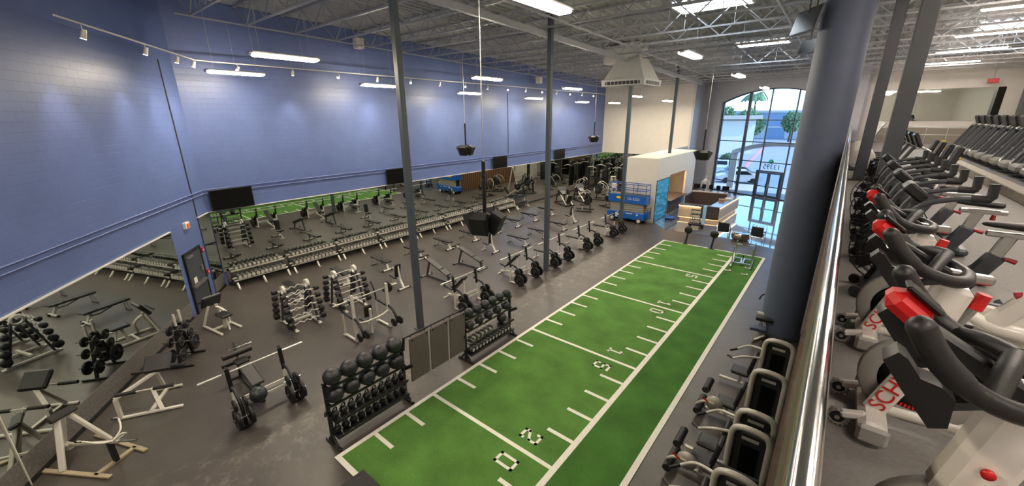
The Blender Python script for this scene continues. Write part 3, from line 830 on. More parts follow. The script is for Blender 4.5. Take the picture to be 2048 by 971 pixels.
# ------------------------------------------------------------------ olympic bench presses
def press(kind, label):
    t = thing('bench_press', label, 'bench press', (0, 0, 0), 0, 'olympic bench presses')
    for s in (-1, 1):
        y = s * .62
        u = MB(); u.beam((0, y, .02), (.02, y, .75), .08, .07, .01); part(t, 'lower_post', u, M_wf)
        u = MB(); u.beam((.02, y, .72), (-.06, y, 1.36), .1, .06, .012); u.beam((-.06, y, 1.34), (-.1, y, 1.4), .06, .06)
        u.beam((-.02, y, 1.18), (-.13, y, 1.17), .06, .04); u.beam((-.12, y, 1.16), (-.14, y, 1.24), .06, .03)
        u.beam((0, y, .95), (-.13, y, .9), .05, .04); u.beam((-.12, y, .9), (-.14, y, .97), .05, .03)
        part(t, 'upright', u, M_black)
        arm = smoothpath([(.02, y, .86), (.2, y, .86), (.42, y, .74), (.56, y, .5), (.6, y, .28), (.62, y, .06)], 4)
        u = MB(); u.tube(arm, .042, 8); u.beam((.62, y - .14, .03), (.62, y + .14, .03), .09, .06, .015); part(t, 'storage_arm', u, M_black)
        for (x_, z_, ln_) in ((.5, .62, .22), (.62, .3, .26)):
            part(t, 'plate_horn', MB().cyl((x_, y - ln_, z_), (x_, y + ln_, z_), .022, 8), M_chrome)
        part(t, 'foot', MB().beam((-.02, y, .03), (.62, y, .03), .07, .05, .01), M_black if kind != 'incline' else M_wf)
    w = MB(); w.beam((.02, -.62, .42), (.02, .62, .42), .035, .1); w.beam((.12, -.62, .3), (.12, .62, .3), .035, .1)
    part(t, 'cross_bar', w, M_wf)
    if kind == 'flat':
        part(t, 'bench_pad', MB().box((-.55, 0, .46), (1.25, .3, .08), .025), M_pad)
        w = MB(); w.beam((-1.1, 0, .4), (.02, 0, .4), .08, .06); w.beam((-1.05, 0, .4), (-1.1, 0, .03), .07, .07); w.beam((-1.1, -.24, .03), (-1.1, .24, .03), .06, .05); part(t, 'bench_frame', w, M_wf)
    elif kind == 'incline':
        R_ = Matrix.Rotation(math.radians(-38), 3, 'Y')
        part(t, 'back_pad', MB().box((-.36, 0, .82), (.95, .3, .08), .025, Matrix.Rotation(math.radians(-45), 3, 'Y')), M_pad)
        part(t, 'seat_pad', MB().box((-.88, 0, .5), (.38, .34, .08), .025, Matrix.Rotation(math.radians(12), 3, 'Y')), M_pad)
        w = MB(); w.beam((-1.1, 0, .12), (.02, 0, .3), .08, .07); w.beam((-.85, 0, .44), (-.8, 0, .16), .07, .07); w.beam((-.12, 0, 1.0), (-.1, 0, .3), .06, .06); w.beam((-1.1, -.26, .03), (-1.1, .26, .03), .06, .05); w.beam((-1.1, 0, .04), (-1.1, 0, .14), .06); part(t, 'bench_frame', w, M_wf)
    else:
        part(t, 'back_pad', MB().box((-.62, 0, .62), (.95, .32, .08), .025, Matrix.Rotation(math.radians(14), 3, 'Y')), M_pad)
        part(t, 'seat_pad', MB().box((-1.28, 0, .76), (.34, .34, .08), .025, Matrix.Rotation(math.radians(-4), 3, 'Y')), M_pad)
        w = MB(); w.beam((-1.4, 0, .66), (.0, 0, .42), .08, .06); w.beam((-1.75, 0, .1), (-1.5, 0, .7), .08, .07); w.beam((-1.5, 0, .68), (-1.72, 0, 1.02), .06, .06); w.beam((-1.8, -.28, .03), (-1.8, .28, .03), .07, .05); w.beam((-1.8, 0, .06), (0, 0, .06), .07, .06); part(t, 'bench_frame', w, M_black)
        part(t, 'thigh_roller', MB().cyl((-1.52, -.36, .92), (-1.52, .36, .92), .08, 14), M_pad)
        part(t, 'ankle_roller', MB().cyl((-1.85, -.36, .5), (-1.85, .36, .5), .07, 12), M_pad)
        part(t, 'hand_bar', MB().cyl((-1.62, -.42, 1.04), (-1.62, .42, 1.04), .014, 8), M_chrome)
        part(t, 'adjuster', MB().beam((-1.62, 0, .96), (-1.7, 0, 1.2), .05), M_dgrey)
    return t
def load(x, y, where):
    g = 'plates on the bench presses'
    for s, side in ((-1, 'near'), (1, 'far')):
        for (dx, z, r, offs) in ((.62, .3, .25, (-.16, .13)), (.5, .62, .15, (-.12, .1))):
            for k, o in enumerate(offs):
                plate(r, (x + dx, y + s * .62 + o, z), '%s black weight plate %s the %s upright of the %s' % ('big' if r > .2 else 'small', 'inside' if (o * s < 0) else 'outside', side, where), g)
PX = -3.25
specs = [('decline', -21.4, 'decline bench press with thick foot rollers, nearest the angled mirror'), ('incline', -13.77, 'incline bench press nearest behind the second ball rack'), ('incline', -10.3, 'incline bench press between the hanging speakers and the middle column'),
         ('flat', -7.4, 'flat bench press standing right behind the middle slate column'), ('flat', -4.1, 'flat bench press halfway between the middle column and the lift'), ('flat', -.75, 'flat bench press beside the column near the blue lift')]
pro = {}
for i, (k, y, l) in enumerate(specs):
    if k in pro: dup(pro[k], (PX, y, 0), 0, 'olympic ' + l)
    else:
        pro[k] = press(k, 'olympic ' + l); pro[k].location = (PX, y, 0)
    short = ['decline bench press', 'nearest incline bench press', 'farther incline bench press', 'middle column flat bench press', 'halfway flat bench press', 'farthest flat bench press'][i]
    load(PX, y, short)
    lb = 'silver barbell resting across the uprights of the ' + short
    if i == 0: bar0['label'] = lb; bar0.location = (PX - .09, y, 1.23)
    else: dup(bar0, (PX - .09, y, 1.23), 0, lb)
# ------------------------------------------------------------------ shoulder press station
t = thing('shoulder_press_rack', 'tall white seated shoulder press rack with black arms behind the slam ball rack', 'weight rack', (-4.05, -17.53, 0))
for s in (-1, 1):
    y = s * .66
    u = MB(); u.beam((0, y, .02), (0, y, 1.75), .1, .08, .012); part(t, 'rear_post', u, M_wf)
    u = MB(); u.beam((-.75, y, .02), (-.78, y, .95), .06, .06, .01); u.beam((-.75, y, .05), (.0, y, .05), .07, .06); part(t, 'front_post', u, M_wf)
    u = MB(); u.tube([(-.78, y, .92), (-.05, y, .86)], .045, 10); part(t, 'spotter_arm', u, M_black)
    u = MB(); u.tube(smoothpath([(-.76, y, .95), (-.84, y, 1.3), (-1.0, y, 1.55)], 3), .03, 8); u.beam((-.8, y, 1.2), (-.72, y, 1.22), .04); part(t, 'front_hook', u, M_black)
    u = MB(); u.beam((-.06, y, .95), (-.06, y, 1.75), .05, .05); u.beam((-.06, y, 1.4), (-.2, y, 1.38), .05, .04); u.beam((-.19, y, 1.38), (-.21, y, 1.46), .05, .03); part(t, 'rear_hook', u, M_black)
    u = MB(); u.tube(smoothpath([(0, y, .9), (.22, y, .82), (.42, y, .6), (.5, y, .36)], 4), .045, 8); part(t, 'storage_arm', u, M_black)
    part(t, 'plate_horn', MB().cyl((.48, y - .24, .42), (.48, y + .24, .42), .022, 8), M_chrome)
    part(t, 'foot', MB().box((-.78, y, .02), (.14, .1, .04), .01), M_wf)
    for k, o in enumerate((-.14, .12)):
        plate(.15, (-4.05 + .48, -17.53 + y + o, .42), 'small plate on the %s storage arm of the shoulder press rack, %s end' % ('near' if s < 0 else 'far', ['camera', 'lobby'][k]), 'plates on the shoulder press rack')
plate(.2, (-4.05 - .18, -17.53 + .86, 1.5), 'black weight plate loaded on the far end of the shoulder press barbell', 'plates on the shoulder press rack')
part(t, 'cross_tube', MB().tube(smoothpath([(0, -.66, .72), (.08, -.3, .66), (.08, .3, .66), (0, .66, .72)], 4), .035, 8), M_wf)
part(t, 'seat_post', MB().beam((-.15, 0, .02), (-.1, 0, .98), .08, .08, .01), M_wf)
part(t, 'back_pad', MB().box((-.24, 0, .85), (.08, .3, .42), .025), M_pad)
part(t, 'seat_pad', MB().box((-.45, 0, .47), (.4, .34, .08), .025), M_pad)
part(t, 'seat_frame', MB().beam((-.55, 0, .4), (-.1, 0, .3), .07), M_wf)
dup(bar0, (-4.05 - .18, -17.53, 1.5), 0, 'silver barbell racked high on the shoulder press rack')
# ------------------------------------------------------------------ fixed barbell racks
def bar_rack(name, label, loc, curled):
    t = thing(name, label, 'barbell rack', loc, 0)
    for s in (-1, 1):
        y = s * .42
        u = MB()
        for q in (-1, 1): u.beam((q * .52, y, .05), (q * .14, y, 1.42), .08, .06, .01)
        part(t, 'side_frame', u, M_dgrey)
        u = MB(); u.lathe([(.12, -.05), (.17, -.05), (.17, .05), (.12, .05), (.12, -.05)], (0, y, 1.45), 'Y', 18); part(t, 'top_ring', u, M_wf)
        u = MB(); u.beam((-.6, y, .06), (.6, y, .06), .08, .07, .01)
        for q in (-1, 1): u.box((q * .62, y, .03), (.12, .12, .05), .01)
        part(t, 'base_foot', u, M_wf)
        for q in (-1, 1):
            for k in range(5):
                z = .3 + k * .255; x = q * (.54 - .3 * (z / 1.42) * 1.0 + .09)
                part(t, 'saddle', MB().box((x - q * .05, y, z - .035), (.14, .05, .03)), M_wf)
    part(t, 'cross_tube', MB().beam((0, -.42, .18), (0, .42, .18), .07), M_wf)
    for q in (-1, 1):
        for k in range(5):
            z = .3 + k * .255; x = q * (.54 - .3 * (z / 1.42) + .11)
            side = 'room side' if q > 0 else 'mirror side'
            b = thing('curl_bar' if curled else 'fixed_barbell', '%s on the %s of the %s rack, %s from the floor' % ('wavy curl bar' if curled else 'straight barbell', side, 'curl bar' if curled else 'straight bar', ORD[k]), 'barbell', (loc[0] + x, loc[1], z), 0, 'barbells on the ' + ('curl bar rack' if curled else 'straight bar rack'))
            if curled:
                p = smoothpath([(0, -.5, 0), (0, -.36, 0), (.0, -.24, .05), (.0, -.12, -.03), (0, 0, .04), (0, .12, -.03), (0, .24, .05), (0, .36, 0), (0, .5, 0)], 3)
            else: p = [(0, -.5, 0), (0, .5, 0)]
            part(b, 'shaft', MB().tube(p, .016, 8), M_bar)
            r = .085 + .012 * (4 - k)
            for s in (-1, 1): part(b, 'head', MB().lathe([(0, -.09), (r * .8, -.09), (r, -.06), (r, .06), (r * .8, .09), (0, .09)], (0, s * .58, 0), 'Y', 14), M_iron)
bar_rack('curl_bar_rack', 'grey A frame rack of wavy curl barbells, the nearer of two barbell racks', (-7.0, -18.75, 0), True)
bar_rack('straight_bar_rack', 'grey A frame rack of straight fixed barbells, the farther of two barbell racks', (-7.0, -16.85, 0), False)
# ------------------------------------------------------------------ dumbbell racks along the mirror
M_chr2 = mat('satin_steel_cap', (206, 203, 195), .3, .35, .05, 10)
M_ureth = mat('grey_urethane', (92, 90, 86), .35, .2, .1, 9)
def head_me(sg):
    w = MB(); h = 1.6; r = .09
    w.lathe([(0, -.06 * h), (r * .7, -.06 * h), (r, -.035 * h), (r, .035 * h), (r * .7, .06 * h), (0, .06 * h)], (sg * .115, 0, 0), 'X', 14)
    n = len(w.f)
    w.cyl((sg * .2, 0, 0), (sg * .216, 0, 0), .08, 12)
    me = w.mesh('head', M_ureth); me.materials.append(M_chr2)
    for i in range(n, len(w.f)): me.polygons[i].material_index = 1
    return me
d_heads = [head_me(-1), head_me(1)]
d_grip = MB().cyl((-.05, 0, 0), (.05, 0, 0), .017, 8).mesh('grip', M_chrome)
def dumbbell(label, loc, group, rz=0.0, sc_=1.0):
    t = thing('dumbbell', label, 'dumbbell', loc, rz, group)
    t.scale = (sc_, sc_, sc_)
    part(t, 'head', d_heads[0], None); part(t, 'head', d_heads[1], None); part(t, 'grip', d_grip, None)
    return t
def db_rack(label, y0, y1):
    t = thing('dumbbell_rack', label, 'dumbbell rack', (-12.72, (y0 + y1) / 2, 0), 0, 'dumbbell racks along the mirror')
    L = (y1 - y0)
    h = L / 2
    for (x, z, nm) in ((.02, .36, 'lower_shelf'), (-.2, .76, 'upper_shelf')):
        w = MB(); R_ = Matrix.Rotation(math.radians(14), 3, 'Y')
        for s in (-1, 1): w.box(V((x, 0, z)) + R_ @ V((s * .11, 0, 0)), (.05, L - .1, .07), .01, R_)
        part(t, nm, w, M_wf)
    for y in (-h + .12, 0, h - .12):
        w = MB(); w.tube([(.5, y, .03), (.44, y, .04), (.26, y, .27)], .045, 8)
        part(t, 'leg', w, M_wf)
    for y in (-h + .12, 0, h - .12): part(t, 'rear_post', MB().beam((-.3, y, .02), (-.3, y, .72), .07, .07), M_dgrey); part(t, 'base_rail', MB().beam((-.3, y, .06), (.3, y, .25), .05, .06), M_dgrey)
    part(t, 'back_beam', MB().beam((-.2, -h + .1, .5), (-.2, h - .1, .5), .05, .09), M_dgrey)
    return t
racks = [(-19.2, -16.8), (-16.72, -14.2), (-14.15, -11.65), (-11.58, -9.05), (-8.98, -6.52), (-6.46, -3.95), (-3.88, -1.35), (-1.28, 1.18)]
for i, (a, b) in enumerate(racks):
    nm = '%s dumbbell rack from the corner' % ORD[i]
    db_rack('pale two tier dumbbell rack under the long mirror, ' + ORD[i] + ' from the corner', a, b)
    for tier, (x, z) in (('lower', (.02, .47)), ('upper', (-.2, .87))):
        sz = (1.0 if tier == 'lower' else .82)
        for k in range(11):
            y = a + .2 + (b - a - .4) * (k + .5) / 11
            dumbbell('bright capped round dumbbell on the %s tier of the %s' % (tier, nm), (-12.72 + x, y, z), 'dumbbells on the %s tier of the %s' % (tier, nm), random.uniform(-.04, .04), sz)
t = thing('kettlebell_rack', 'short dark rack of small kettlebells past the end of the dumbbell racks', 'rack', (-12.72, 2.1, 0))
for (x, z, nm) in ((.05, .34, 'lower_shelf'), (-.2, .78, 'upper_shelf')):
    part(t, nm, MB().box((x, 0, z), (.36, 1.6, .05), .01), M_black)
for y in (-.7, .7):
    w = MB(); w.beam((.4, y, .03), (-.1, y, .03), .07, .05); w.beam((.2, y, .04), (.05, y, .34), .06); w.beam((-.1, y, .04), (-.28, y, .78), .06); part(t, 'leg', w, M_wf)
def kettle_me(r):
    w = MB(); w.ball((0, 0, r * .92), r, 14, (1, 1, .95)); w.lathe([(0, 0), (r * .62, 0), (r * .7, r * .2)], (0, 0, 0), 'Z', 14)
    return w
k_body = {r: kettle_me(r).mesh('body', M_iron) for r in (.07, .095)}
k_hand = {r: MB().tube(smoothpath([(0, -r * .62, r * 1.5), (0, -r * .78, r * 2.1), (0, -r * .4, r * 2.55), (0, r * .4, r * 2.55), (0, r * .78, r * 2.1), (0, r * .62, r * 1.5)], 3), r * .17, 7).mesh('handle', M_black) for r in (.07, .095)}
def kettle(r, label, loc, group, rz=0):
    t = thing('kettlebell', label, 'kettlebell', loc, rz, group); part(t, 'body', k_body[r], None); part(t, 'handle', k_hand[r], None)
for tier, x, z in (('lower', .05, .366), ('upper', -.2, .806)):
    for k in range(7): kettle(.07, 'small black kettlebell on the %s shelf of the short rack past the dumbbells' % tier, (-12.72 + x, 1.5 + k * .2, z), 'kettlebells on the %s shelf of the short rack' % tier)
# ------------------------------------------------------------------ ball and kettlebell racks beside the turf
def ball_rack(label, y0, y1, h, shelves):
    t = thing('ball_rack', label, 'storage rack', (-.36, (y0 + y1) / 2, 0)); L = y1 - y0
    for s in (-1, 1):
        y = s * (L / 2 - .04)
        w = MB(); w.beam((0, y, .02), (0, y, h), .08, .08, .01); part(t, 'post', w, M_black)
        w = MB(); w.beam((-.32, y, .035), (.32, y, .035), .08, .07, .012); w.beam((.2, y, .06), (0, y, .3), .05); w.beam((-.2, y, .06), (0, y, .3), .05); part(t, 'foot', w, M_black)
        w = MB(); w.beam((0, y + s * .03, h * .55), (.2, y + s * .16, h * .62), .05, .1, .01); part(t, 'side_hook', w, M_black)
        w = MB()
        for k in range(14): w.box((.042, y, .2 + k * .1), (.004, .03, .03))
        part(t, 'hole_strip', w, M_dgrey)
    for kind, z, d in shelves:
        w = MB()
        if kind == 'rail':
            for q in (-1, 1): w.beam((q * d, -L / 2 + .08, z), (q * d, L / 2 - .08, z), .035, .05)
            for s in (-1, 1): w.beam((-d, s * (L / 2 - .06), z), (d, s * (L / 2 - .06), z), .05, .05)
        else:
            w.box((.02, 0, z), (2 * d, L - .14, .03), 0, Matrix.Rotation(math.radians(8), 3, 'Y')); w.box((.02 + d, 0, z), (.02, L - .14, .07))
        part(t, 'shelf', w, M_black)
    return t
ball_rack('tall black rack of slam balls and kettlebells at the camera end of the turf', -21.0, -18.88, 1.72, [('tray', .3, .2), ('tray', .72, .2), ('rail', 1.13, .13), ('rail', 1.6, .13)])
ball_rack('black rack of slam balls and small dumbbells at the far side of the hanging mats', -16.68, -14.45, 1.6, [('tray', .26, .2), ('tray', .64, .2), ('rail', 1.05, .1), ('rail', 1.46, .1)])
M_ball = mat('black_slam_ball', (38, 40, 42), .34, 0, .12, 14, .25, 55)
bm_ = {}
for r in (.2, .15, .17):
    w = MB(); w.ball((0, 0, 0), r, 24)
    bm_[r] = w.mesh('slam_ball', M_ball)
def sball(r, loc, label, group=None):
    o = solo('slam_ball', bm_[r], None, label, 'ball', loc, random.uniform(0, 6), group); o.rotation_euler = (random.uniform(0, 3), random.uniform(0, 3), 0)
for row, z in (('top', 1.77), ('second', 1.30)):
    for k in range(5): sball(.2, (-.36, -20.76 + k * .41, z), 'large black slam ball on the %s row of the nearer rack, %s from the camera' % (row, ORD[k]), 'slam balls on the nearer rack')
for row, z, n in (('top', 1.6, 6), ('second', 1.19, 5)):
    for k in range(n): sball(.15, (-.36, -16.44 + k * .36 * (1 if n == 6 else 1.2), z), 'smaller black slam ball on the %s row of the farther rack, %s from the camera' % (row, ORD[k]), 'slam balls on the farther rack')
for row, z in (('third', .735), ('bottom', .315)):
    for k in range(10): kettle(.095, 'black kettlebell on the %s shelf of the nearer slam ball rack' % row, (-.33, -20.84 + k * .203, z), 'kettlebells on the %s shelf of the nearer rack' % row, .5)
for k in range(6): dumbbell('small black dumbbell on the third shelf of the farther slam ball rack', (-.33, -16.4 + k * .18, .74), 'dumbbells on the third shelf of the farther rack', .2, .62)
for k in range(13): dumbbell('small black dumbbell on the bottom shelf of the farther slam ball rack', (-.33, -16.48 + k * .155, .36), 'dumbbells on the bottom shelf of the farther rack', .2, .68)
sball(.17, (-.33, -14.95, .83), 'lone black medicine ball at the far end of the third shelf of the farther rack')
sball(.2, (-2.72, -21.62, .66), 'black slam ball left on the pad of the decline bench press')
t = thing('mat_hanger', 'black bar hanging the exercise mats between the two ball racks', 'rack', (-.33, -17.78, 0))
part(t, 'bar', MB().cyl((0, -1.08, 1.84), (0, 1.08, 1.84), .025, 8), M_black)
for s in (-1, 1):
    part(t, 'bracket', MB().beam((0, s * 1.06, 1.84), (0, s * 1.1, 1.5), .05), M_black)
M_mat = mat('grey_vinyl_mat', (104, 92, 92), .5, 0, .07, 6, .1, 50)
for k, (a, b) in enumerate([(-18.74, -18.1), (-18.04, -17.4), (-17.34, -16.72)]):
    l = 'grey folded exercise mat hanging beside the turf, ' + ['nearest the camera', 'middle of the three', 'farthest of the three'][k]
    t = thing('exercise_mat', l, 'mat', (-.29, (a + b) / 2, 0), 0, 'hanging exercise mats')
    part(t, 'pad', MB().box((.015, 0, 1.14), (.055, b - a, 1.34), .02, Matrix.Rotation(math.radians(2), 3, 'Y')), M_mat)
    for s in (-1, 1):
        part(t, 'grommet', MB().cyl((.02, s * .24, 1.74), (.075, s * .24, 1.74), .03, 10), M_black)
        part(t, 'strap', MB().beam((.045, s * .24, 1.75), (-.03, s * .24, 1.86), .03, .01), M_black)
# ------------------------------------------------------------------ stands on the left by the angled mirror
ang = -math.radians(34.7)
# dark plate tree
t = thing('plate_tree', 'black weight tree full of plates standing by the angled mirror', 'weight tree', (-7.35, -22.15, 0), ang)
w = MB()
for s in (-1, 1): w.beam((s * .42, 0, .03), (s * .12, 0, 1.3), .08, .07, .01)
part(t, 'frame', w, M_black)
for s in (-1, 1): part(t, 'foot', MB().beam((s * .42, -.36, .04), (s * .42, .36, .04), .08, .06, .012), M_black)
part(t, 'cross_bar', MB().beam((-.34, 0, .4), (.34, 0, .4), .06), M_black)
for s in (-1, 1): part(t, 'bar_holder', MB().cyl((s * .16, .05, 1.3), (s * .16, .05, 1.68), .035, 10), M_wf)
Rz = Matrix.Rotation(ang, 3, 'Z')
for i, (x, z, r) in enumerate([(.4, .42, .2), (-.4, .42, .25), (.3, .82, .15), (-.3, .82, .15), (.2, 1.16, .15), (-.2, 1.16, .15)]):
    for s in (-1, 1):
        part(t, 'plate_horn', MB().cyl((x, 0, z), (x, s * .34, z), .022, 8), M_chrome)
        p = V((-7.35, -22.15, z)) + Rz @ V((x, s * .14, 0))
        o = plate(r, p, '%s plate on the %s pegs of the black weight tree, %s, %s face' % (['big', 'big', 'medium', 'medium', 'small', 'small'][i], ['bottom', 'bottom', 'middle', 'middle', 'top', 'top'][i], 'door side' if x < 0 else 'camera side', 'mirror' if s < 0 else 'room'), 'plates on the weight tree')
        o.rotation_euler = (0, 0, ang)
# preacher curl bench at the door
t = thing('preacher_bench', 'white framed preacher curl bench with black pads beside the exit door', 'bench', (-9.0, -20.75, 0), math.radians(10))
w = MB(); w.beam((-.55, -.32, .04), (.75, -.32, .04), .08, .07, .01); w.beam((-.55, .32, .04), (.75, .32, .04), .08, .07, .01); w.beam((-.5, -.32, .06), (-.3, -.12, .8), .08, .07); w.beam((-.5, .32, .06), (-.3, .12, .8), .08, .07); w.beam((.1, -.35, .05), (.1, .35, .05), .07, .06)
part(t, 'frame', w, M_wf)
part(t, 'curved_tube', MB().tube(smoothpath([(-.1, .34, .04), (-.05, .3, .4), (-.2, .2, .62), (-.3, .1, .7)], 4), .05, 8), M_wf)
part(t, 'arm_pad', MB().box((-.28, 0, 1.0), (.12, .62, .5), .03, Matrix.Rotation(math.radians(30), 3, 'Y')), M_pad)
part(t, 'seat_pad', MB().box((.42, 0, .6), (.52, .36, .1), .03), M_pad)
w = MB(); w.beam((.4, 0, .55), (.28, 0, .05), .08, .08); w.beam((.5, 0, .55), (.62, 0, .05), .05); part(t, 'seat_post', w, M_wf)
part(t, 'bar_rest', MB().beam((-.5, -.34, .95), (-.5, .34, .95), .04), M_black)
# glute ham developer like bench near the mirror
t = thing('back_extension_bench', 'white framed back extension bench with black foot rollers by the angled mirror', 'bench', (-5.6, -23.15, 0), math.radians(60))
w = MB(); w.beam((-.62, -.3, .04), (.0, -.62, .04), .07, .06, .01)
w = MB(); w.beam((-.7, -.55, .04), (.7, -.55, .04), .08, .06, .01); w.beam((-.6, -.55, .06), (-.6, -.55, .6), .09, .07); w.beam((.25, -.55, .06), (.05, -.3, .6), .09, .07); w.beam((-.05, .5, .06), (.05, .1, .8), .08, .07); w.beam((-.35, .5, .04), (.35, .5, .04), .08, .06, .01)
w.beam((-.62, -.55, .6), (.1, .1, .86), .09, .06); w.beam((0, -.55, .04), (0, .5, .04), .08, .06)
part(t, 'frame', w, M_wf)
part(t, 'thigh_pad', MB().box((.1, .2, 1.02), (.6, .5, .14), .04, Matrix.Rotation(math.radians(42), 3, 'X')), M_pad)
for y, z in ((-.5, .68), (.38, .74)):
    part(t, 'roller_bar', MB().cyl((-.6, y, z), (.6, y, z), .02, 8), M_wf)
    for s in (-1, 1): part(t, 'foot_roller', MB().cyl((s * .18, y, z), (s * .6, y, z), .048, 10), M_rub)
# T bar row
t = thing('t_bar_row', 'white lever row machine with bent handles in the near left corner', 'rowing machine', (-4.25, -24.55, 0), math.radians(28))
w = MB()
for s in (-1, 1): w.beam((-.75, s * .52, .03), (.95, s * .36, .03), .1, .05, .01)
w.beam((.6, -.4, .03), (.6, .4, .03), .1, .05)
part(t, 'base', w, mat('wheat_metal', (172, 158, 132), .5, .1, .1, 8))
w = MB()
for s in (-1, 1): w.beam((-.2, s * .46, .05), (-.5, s * .1, 1.05), .11, .08, .015)
w.beam((-.9, 0, .05), (-.52, 0, 1.05), .1, .08, .015)
part(t, 'chest_frame', w, M_wf)
part(t, 'chest_pad', MB().box((-.5, 0, 1.12), (.2, .5, .1), .03, Matrix.Rotation(math.radians(20), 3, 'Y')), M_pad)
part(t, 'pivot', MB().box((-.75, 0, .2), (.26, .14, .14), .02), M_wf)
part(t, 'lever_arm', MB().beam((-.75, 0, .22), (.9, 0, .62), .055, .065, .01), M_wf)
part(t, 'sleeve', MB().cyl((.9, 0, .62), (1.42, 0, .75), .026, 10), M_chrome)
part(t, 'lever_stand', MB().beam((.62, 0, .04), (.6, 0, .54), .09, .08), M_black)
for s in (-1, 1):
    part(t, 'handle', MB().tube(smoothpath([(.72, 0, .6), (.7, s * .2, .72), (.5, s * .34, .86), (.36, s * .34, .84)], 4), .02, 8), M_wf)
    part(t, 'grip', MB().cyl((.5, s * .34, .86), (.3, s * .34, .82), .026, 8), M_rub)
part(t, 'loop_handle', MB().tube(smoothpath([(.75, 0, .6), (1.0, .1, .75), (1.05, .0, .85), (.9, -.08, .7)], 4), .02, 8), M_wf)
# low black plyo box at the near end of the turf
t = thing('plyo_box', 'black rubber topped box standing on the near end of the turf', 'box', (1.72, -21.56, 0), .0)
part(t, 'body', MB().box((0, 0, .22), (1.0, .88, .42), .02), M_rub); part(t, 'top_pad', MB().box((0, 0, .445), (1.02, .9, .04), .012), M_rub)
# ------------------------------------------------------------------ weight stack machines under the gallery edge
M_shroud = mat('dark_shroud', (40, 42, 42), .35, 0, .08, 6)
M_sil = mat('silver_machine_frame', (182, 178, 168), .35, .25, .04, 6)
def tower(name, label, loc, kind, rz=0.0):
    t = thing(name, label, 'weight machine', loc, rz, 'weight stack machines')
    h, hw = 1.78, .31
    p = [(-hw, 0, .03)] + smoothpath([(-hw, 0, h - .2), (-hw + .05, 0, h - .06), (-hw + .2, 0, h), (hw - .2, 0, h), (hw - .05, 0, h - .06), (hw, 0, h - .2)], 3) + [(hw, 0, .03)]
    w = MB(); w.tube(p, .058, 10); part(t, 'hoop_frame', w, M_sil)
    part(t, 'shroud', MB().box((0, .06, .86), (2 * hw - .08, .06, 1.6), .02), M_shroud)
    part(t, 'back_shroud', MB().box((0, .26, .86), (2 * hw - .06, .05, 1.6), .02), M_shroud)
    part(t, 'window', MB().box((.02, .022, .9), (.3, .012, 1.0), .004), M_tv)
    part(t, 'name_plate', MB().box((0, .02, 1.55), (.28, .01, .07), .004), M_sil)
    w = MB(); w.beam((-hw, 0, .03), (-hw, .45, .03), .09, .06, .012); w.beam((hw, 0, .03), (hw, .45, .03), .09, .06, .012); part(t, 'foot', w, M_sil)
    part(t, 'weight_stack', MB().box((0, .16, .45), (.26, .1, .8), .01), M_iron)
    # seat and levers reach out towards the turf
    part(t, 'seat_beam', MB().beam((-hw, .2, .12), (-1.25, .2, .12), .09, .07, .012), M_sil)
    part(t, 'seat_post', MB().beam((-.75, .2, .12), (-.72, .2, .46), .08, .08, .01), M_sil)
    part(t, 'seat_pad', MB().box((-.75, .2, .5), (.44, .42, .1), .03), M_pad)
    part(t, 'back_pad', MB().box((-.5, .2, .86), (.1, .36, .6), .03, Matrix.Rotation(math.radians(10), 3, 'Y')), M_pad)
    if kind == 'leg':
        part(t, 'cam_disc', MB().lathe([(0, -.025), (.2, -.025), (.2, .025), (0, .025)], (-.98, -.08, .52), 'Y', 20), M_sil)
        part(t, 'lever_arm', MB().tube(smoothpath([(-.98, -.1, .52), (-1.2, -.1, .5), (-1.36, -.08, .34), (-1.3, .0, .22)], 4), .035, 8), M_sil)
        part(t, 'shin_roller', MB().cyl((-1.32, -.22, .22), (-1.32, .46, .22), .09, 14), M_rub)
        part(t, 'thigh_arm', MB().tube(smoothpath([(-.9, .0, .5), (-1.1, .05, .72), (-1.2, .16, .78)], 3), .03, 8), M_sil)
        part(t, 'thigh_roller', MB().cyl((-1.22, -.05, .78), (-1.22, .46, .78), .085, 14), M_rub)
        part(t, 'release_lever', MB().beam((-1.1, -.16, .55), (-1.24, -.2, .66), .03), M_red)
    else:
        for s in (-1, 1):
            part(t, 'press_arm', MB().tube(smoothpath([(-.35, .2 + s * .26, 1.2), (-.7, .2 + s * .34, 1.15), (-.95, .2 + s * .3, .98)], 4), .032, 8), M_sil)
            part(t, 'hand_grip', MB().cyl((-.95, .2 + s * .3, .98), (-1.1, .2 + s * .16, .94), .03, 10), M_rub)
    return t
for i, (y, k, l) in enumerate([(-18.0, 'press', 'silver framed weight stack machine nearest below the gallery rail'), (-16.75, 'leg', 'silver framed leg extension machine with big black rollers below the gallery rail'),
                               (-16.2, 'press', 'silver framed weight stack machine standing close behind the leg extension'), (-14.55, 'leg', 'silver framed leg curl machine fourth along below the gallery rail'),
                               (-12.9, 'press', 'silver framed weight stack machine just before the round column')]):
    tower('leg_machine' if k == 'leg' else 'press_machine', l, (7.28, y, 0), k)
t = thing('ab_bench', 'blue padded bench with white frame at the foot of the round column', 'bench', (6.5, -9.7, 0), .15)
part(t, 'pad', MB().box((0, 0, .48), (.5, .32, .1), .03), mat('navy_vinyl', (48, 58, 82), .4)); part(t, 'upper_pad', MB().box((.15, .45, .66), (.5, .26, .12), .03), M_pad)
w = MB(); w.beam((0, 0, .43), (.3, .5, .05), .07); w.beam((-.1, -.1, .43), (-.1, -.1, .03), .06); w.beam((.15, .45, .6), (.3, .5, .05), .07); w.beam((-.1, -.1, .04), (.3, .5, .04), .07); part(t, 'frame', w, M_wf)
part(t, 'white_roller', MB().cyl((-.05, .75, .7), (.4, .75, .7), .07, 12), M_wf)
t = thing('handle_stand', 'black bent dip handles standing beside the round column', 'gym equipment', (6.55, -7.6, 0))
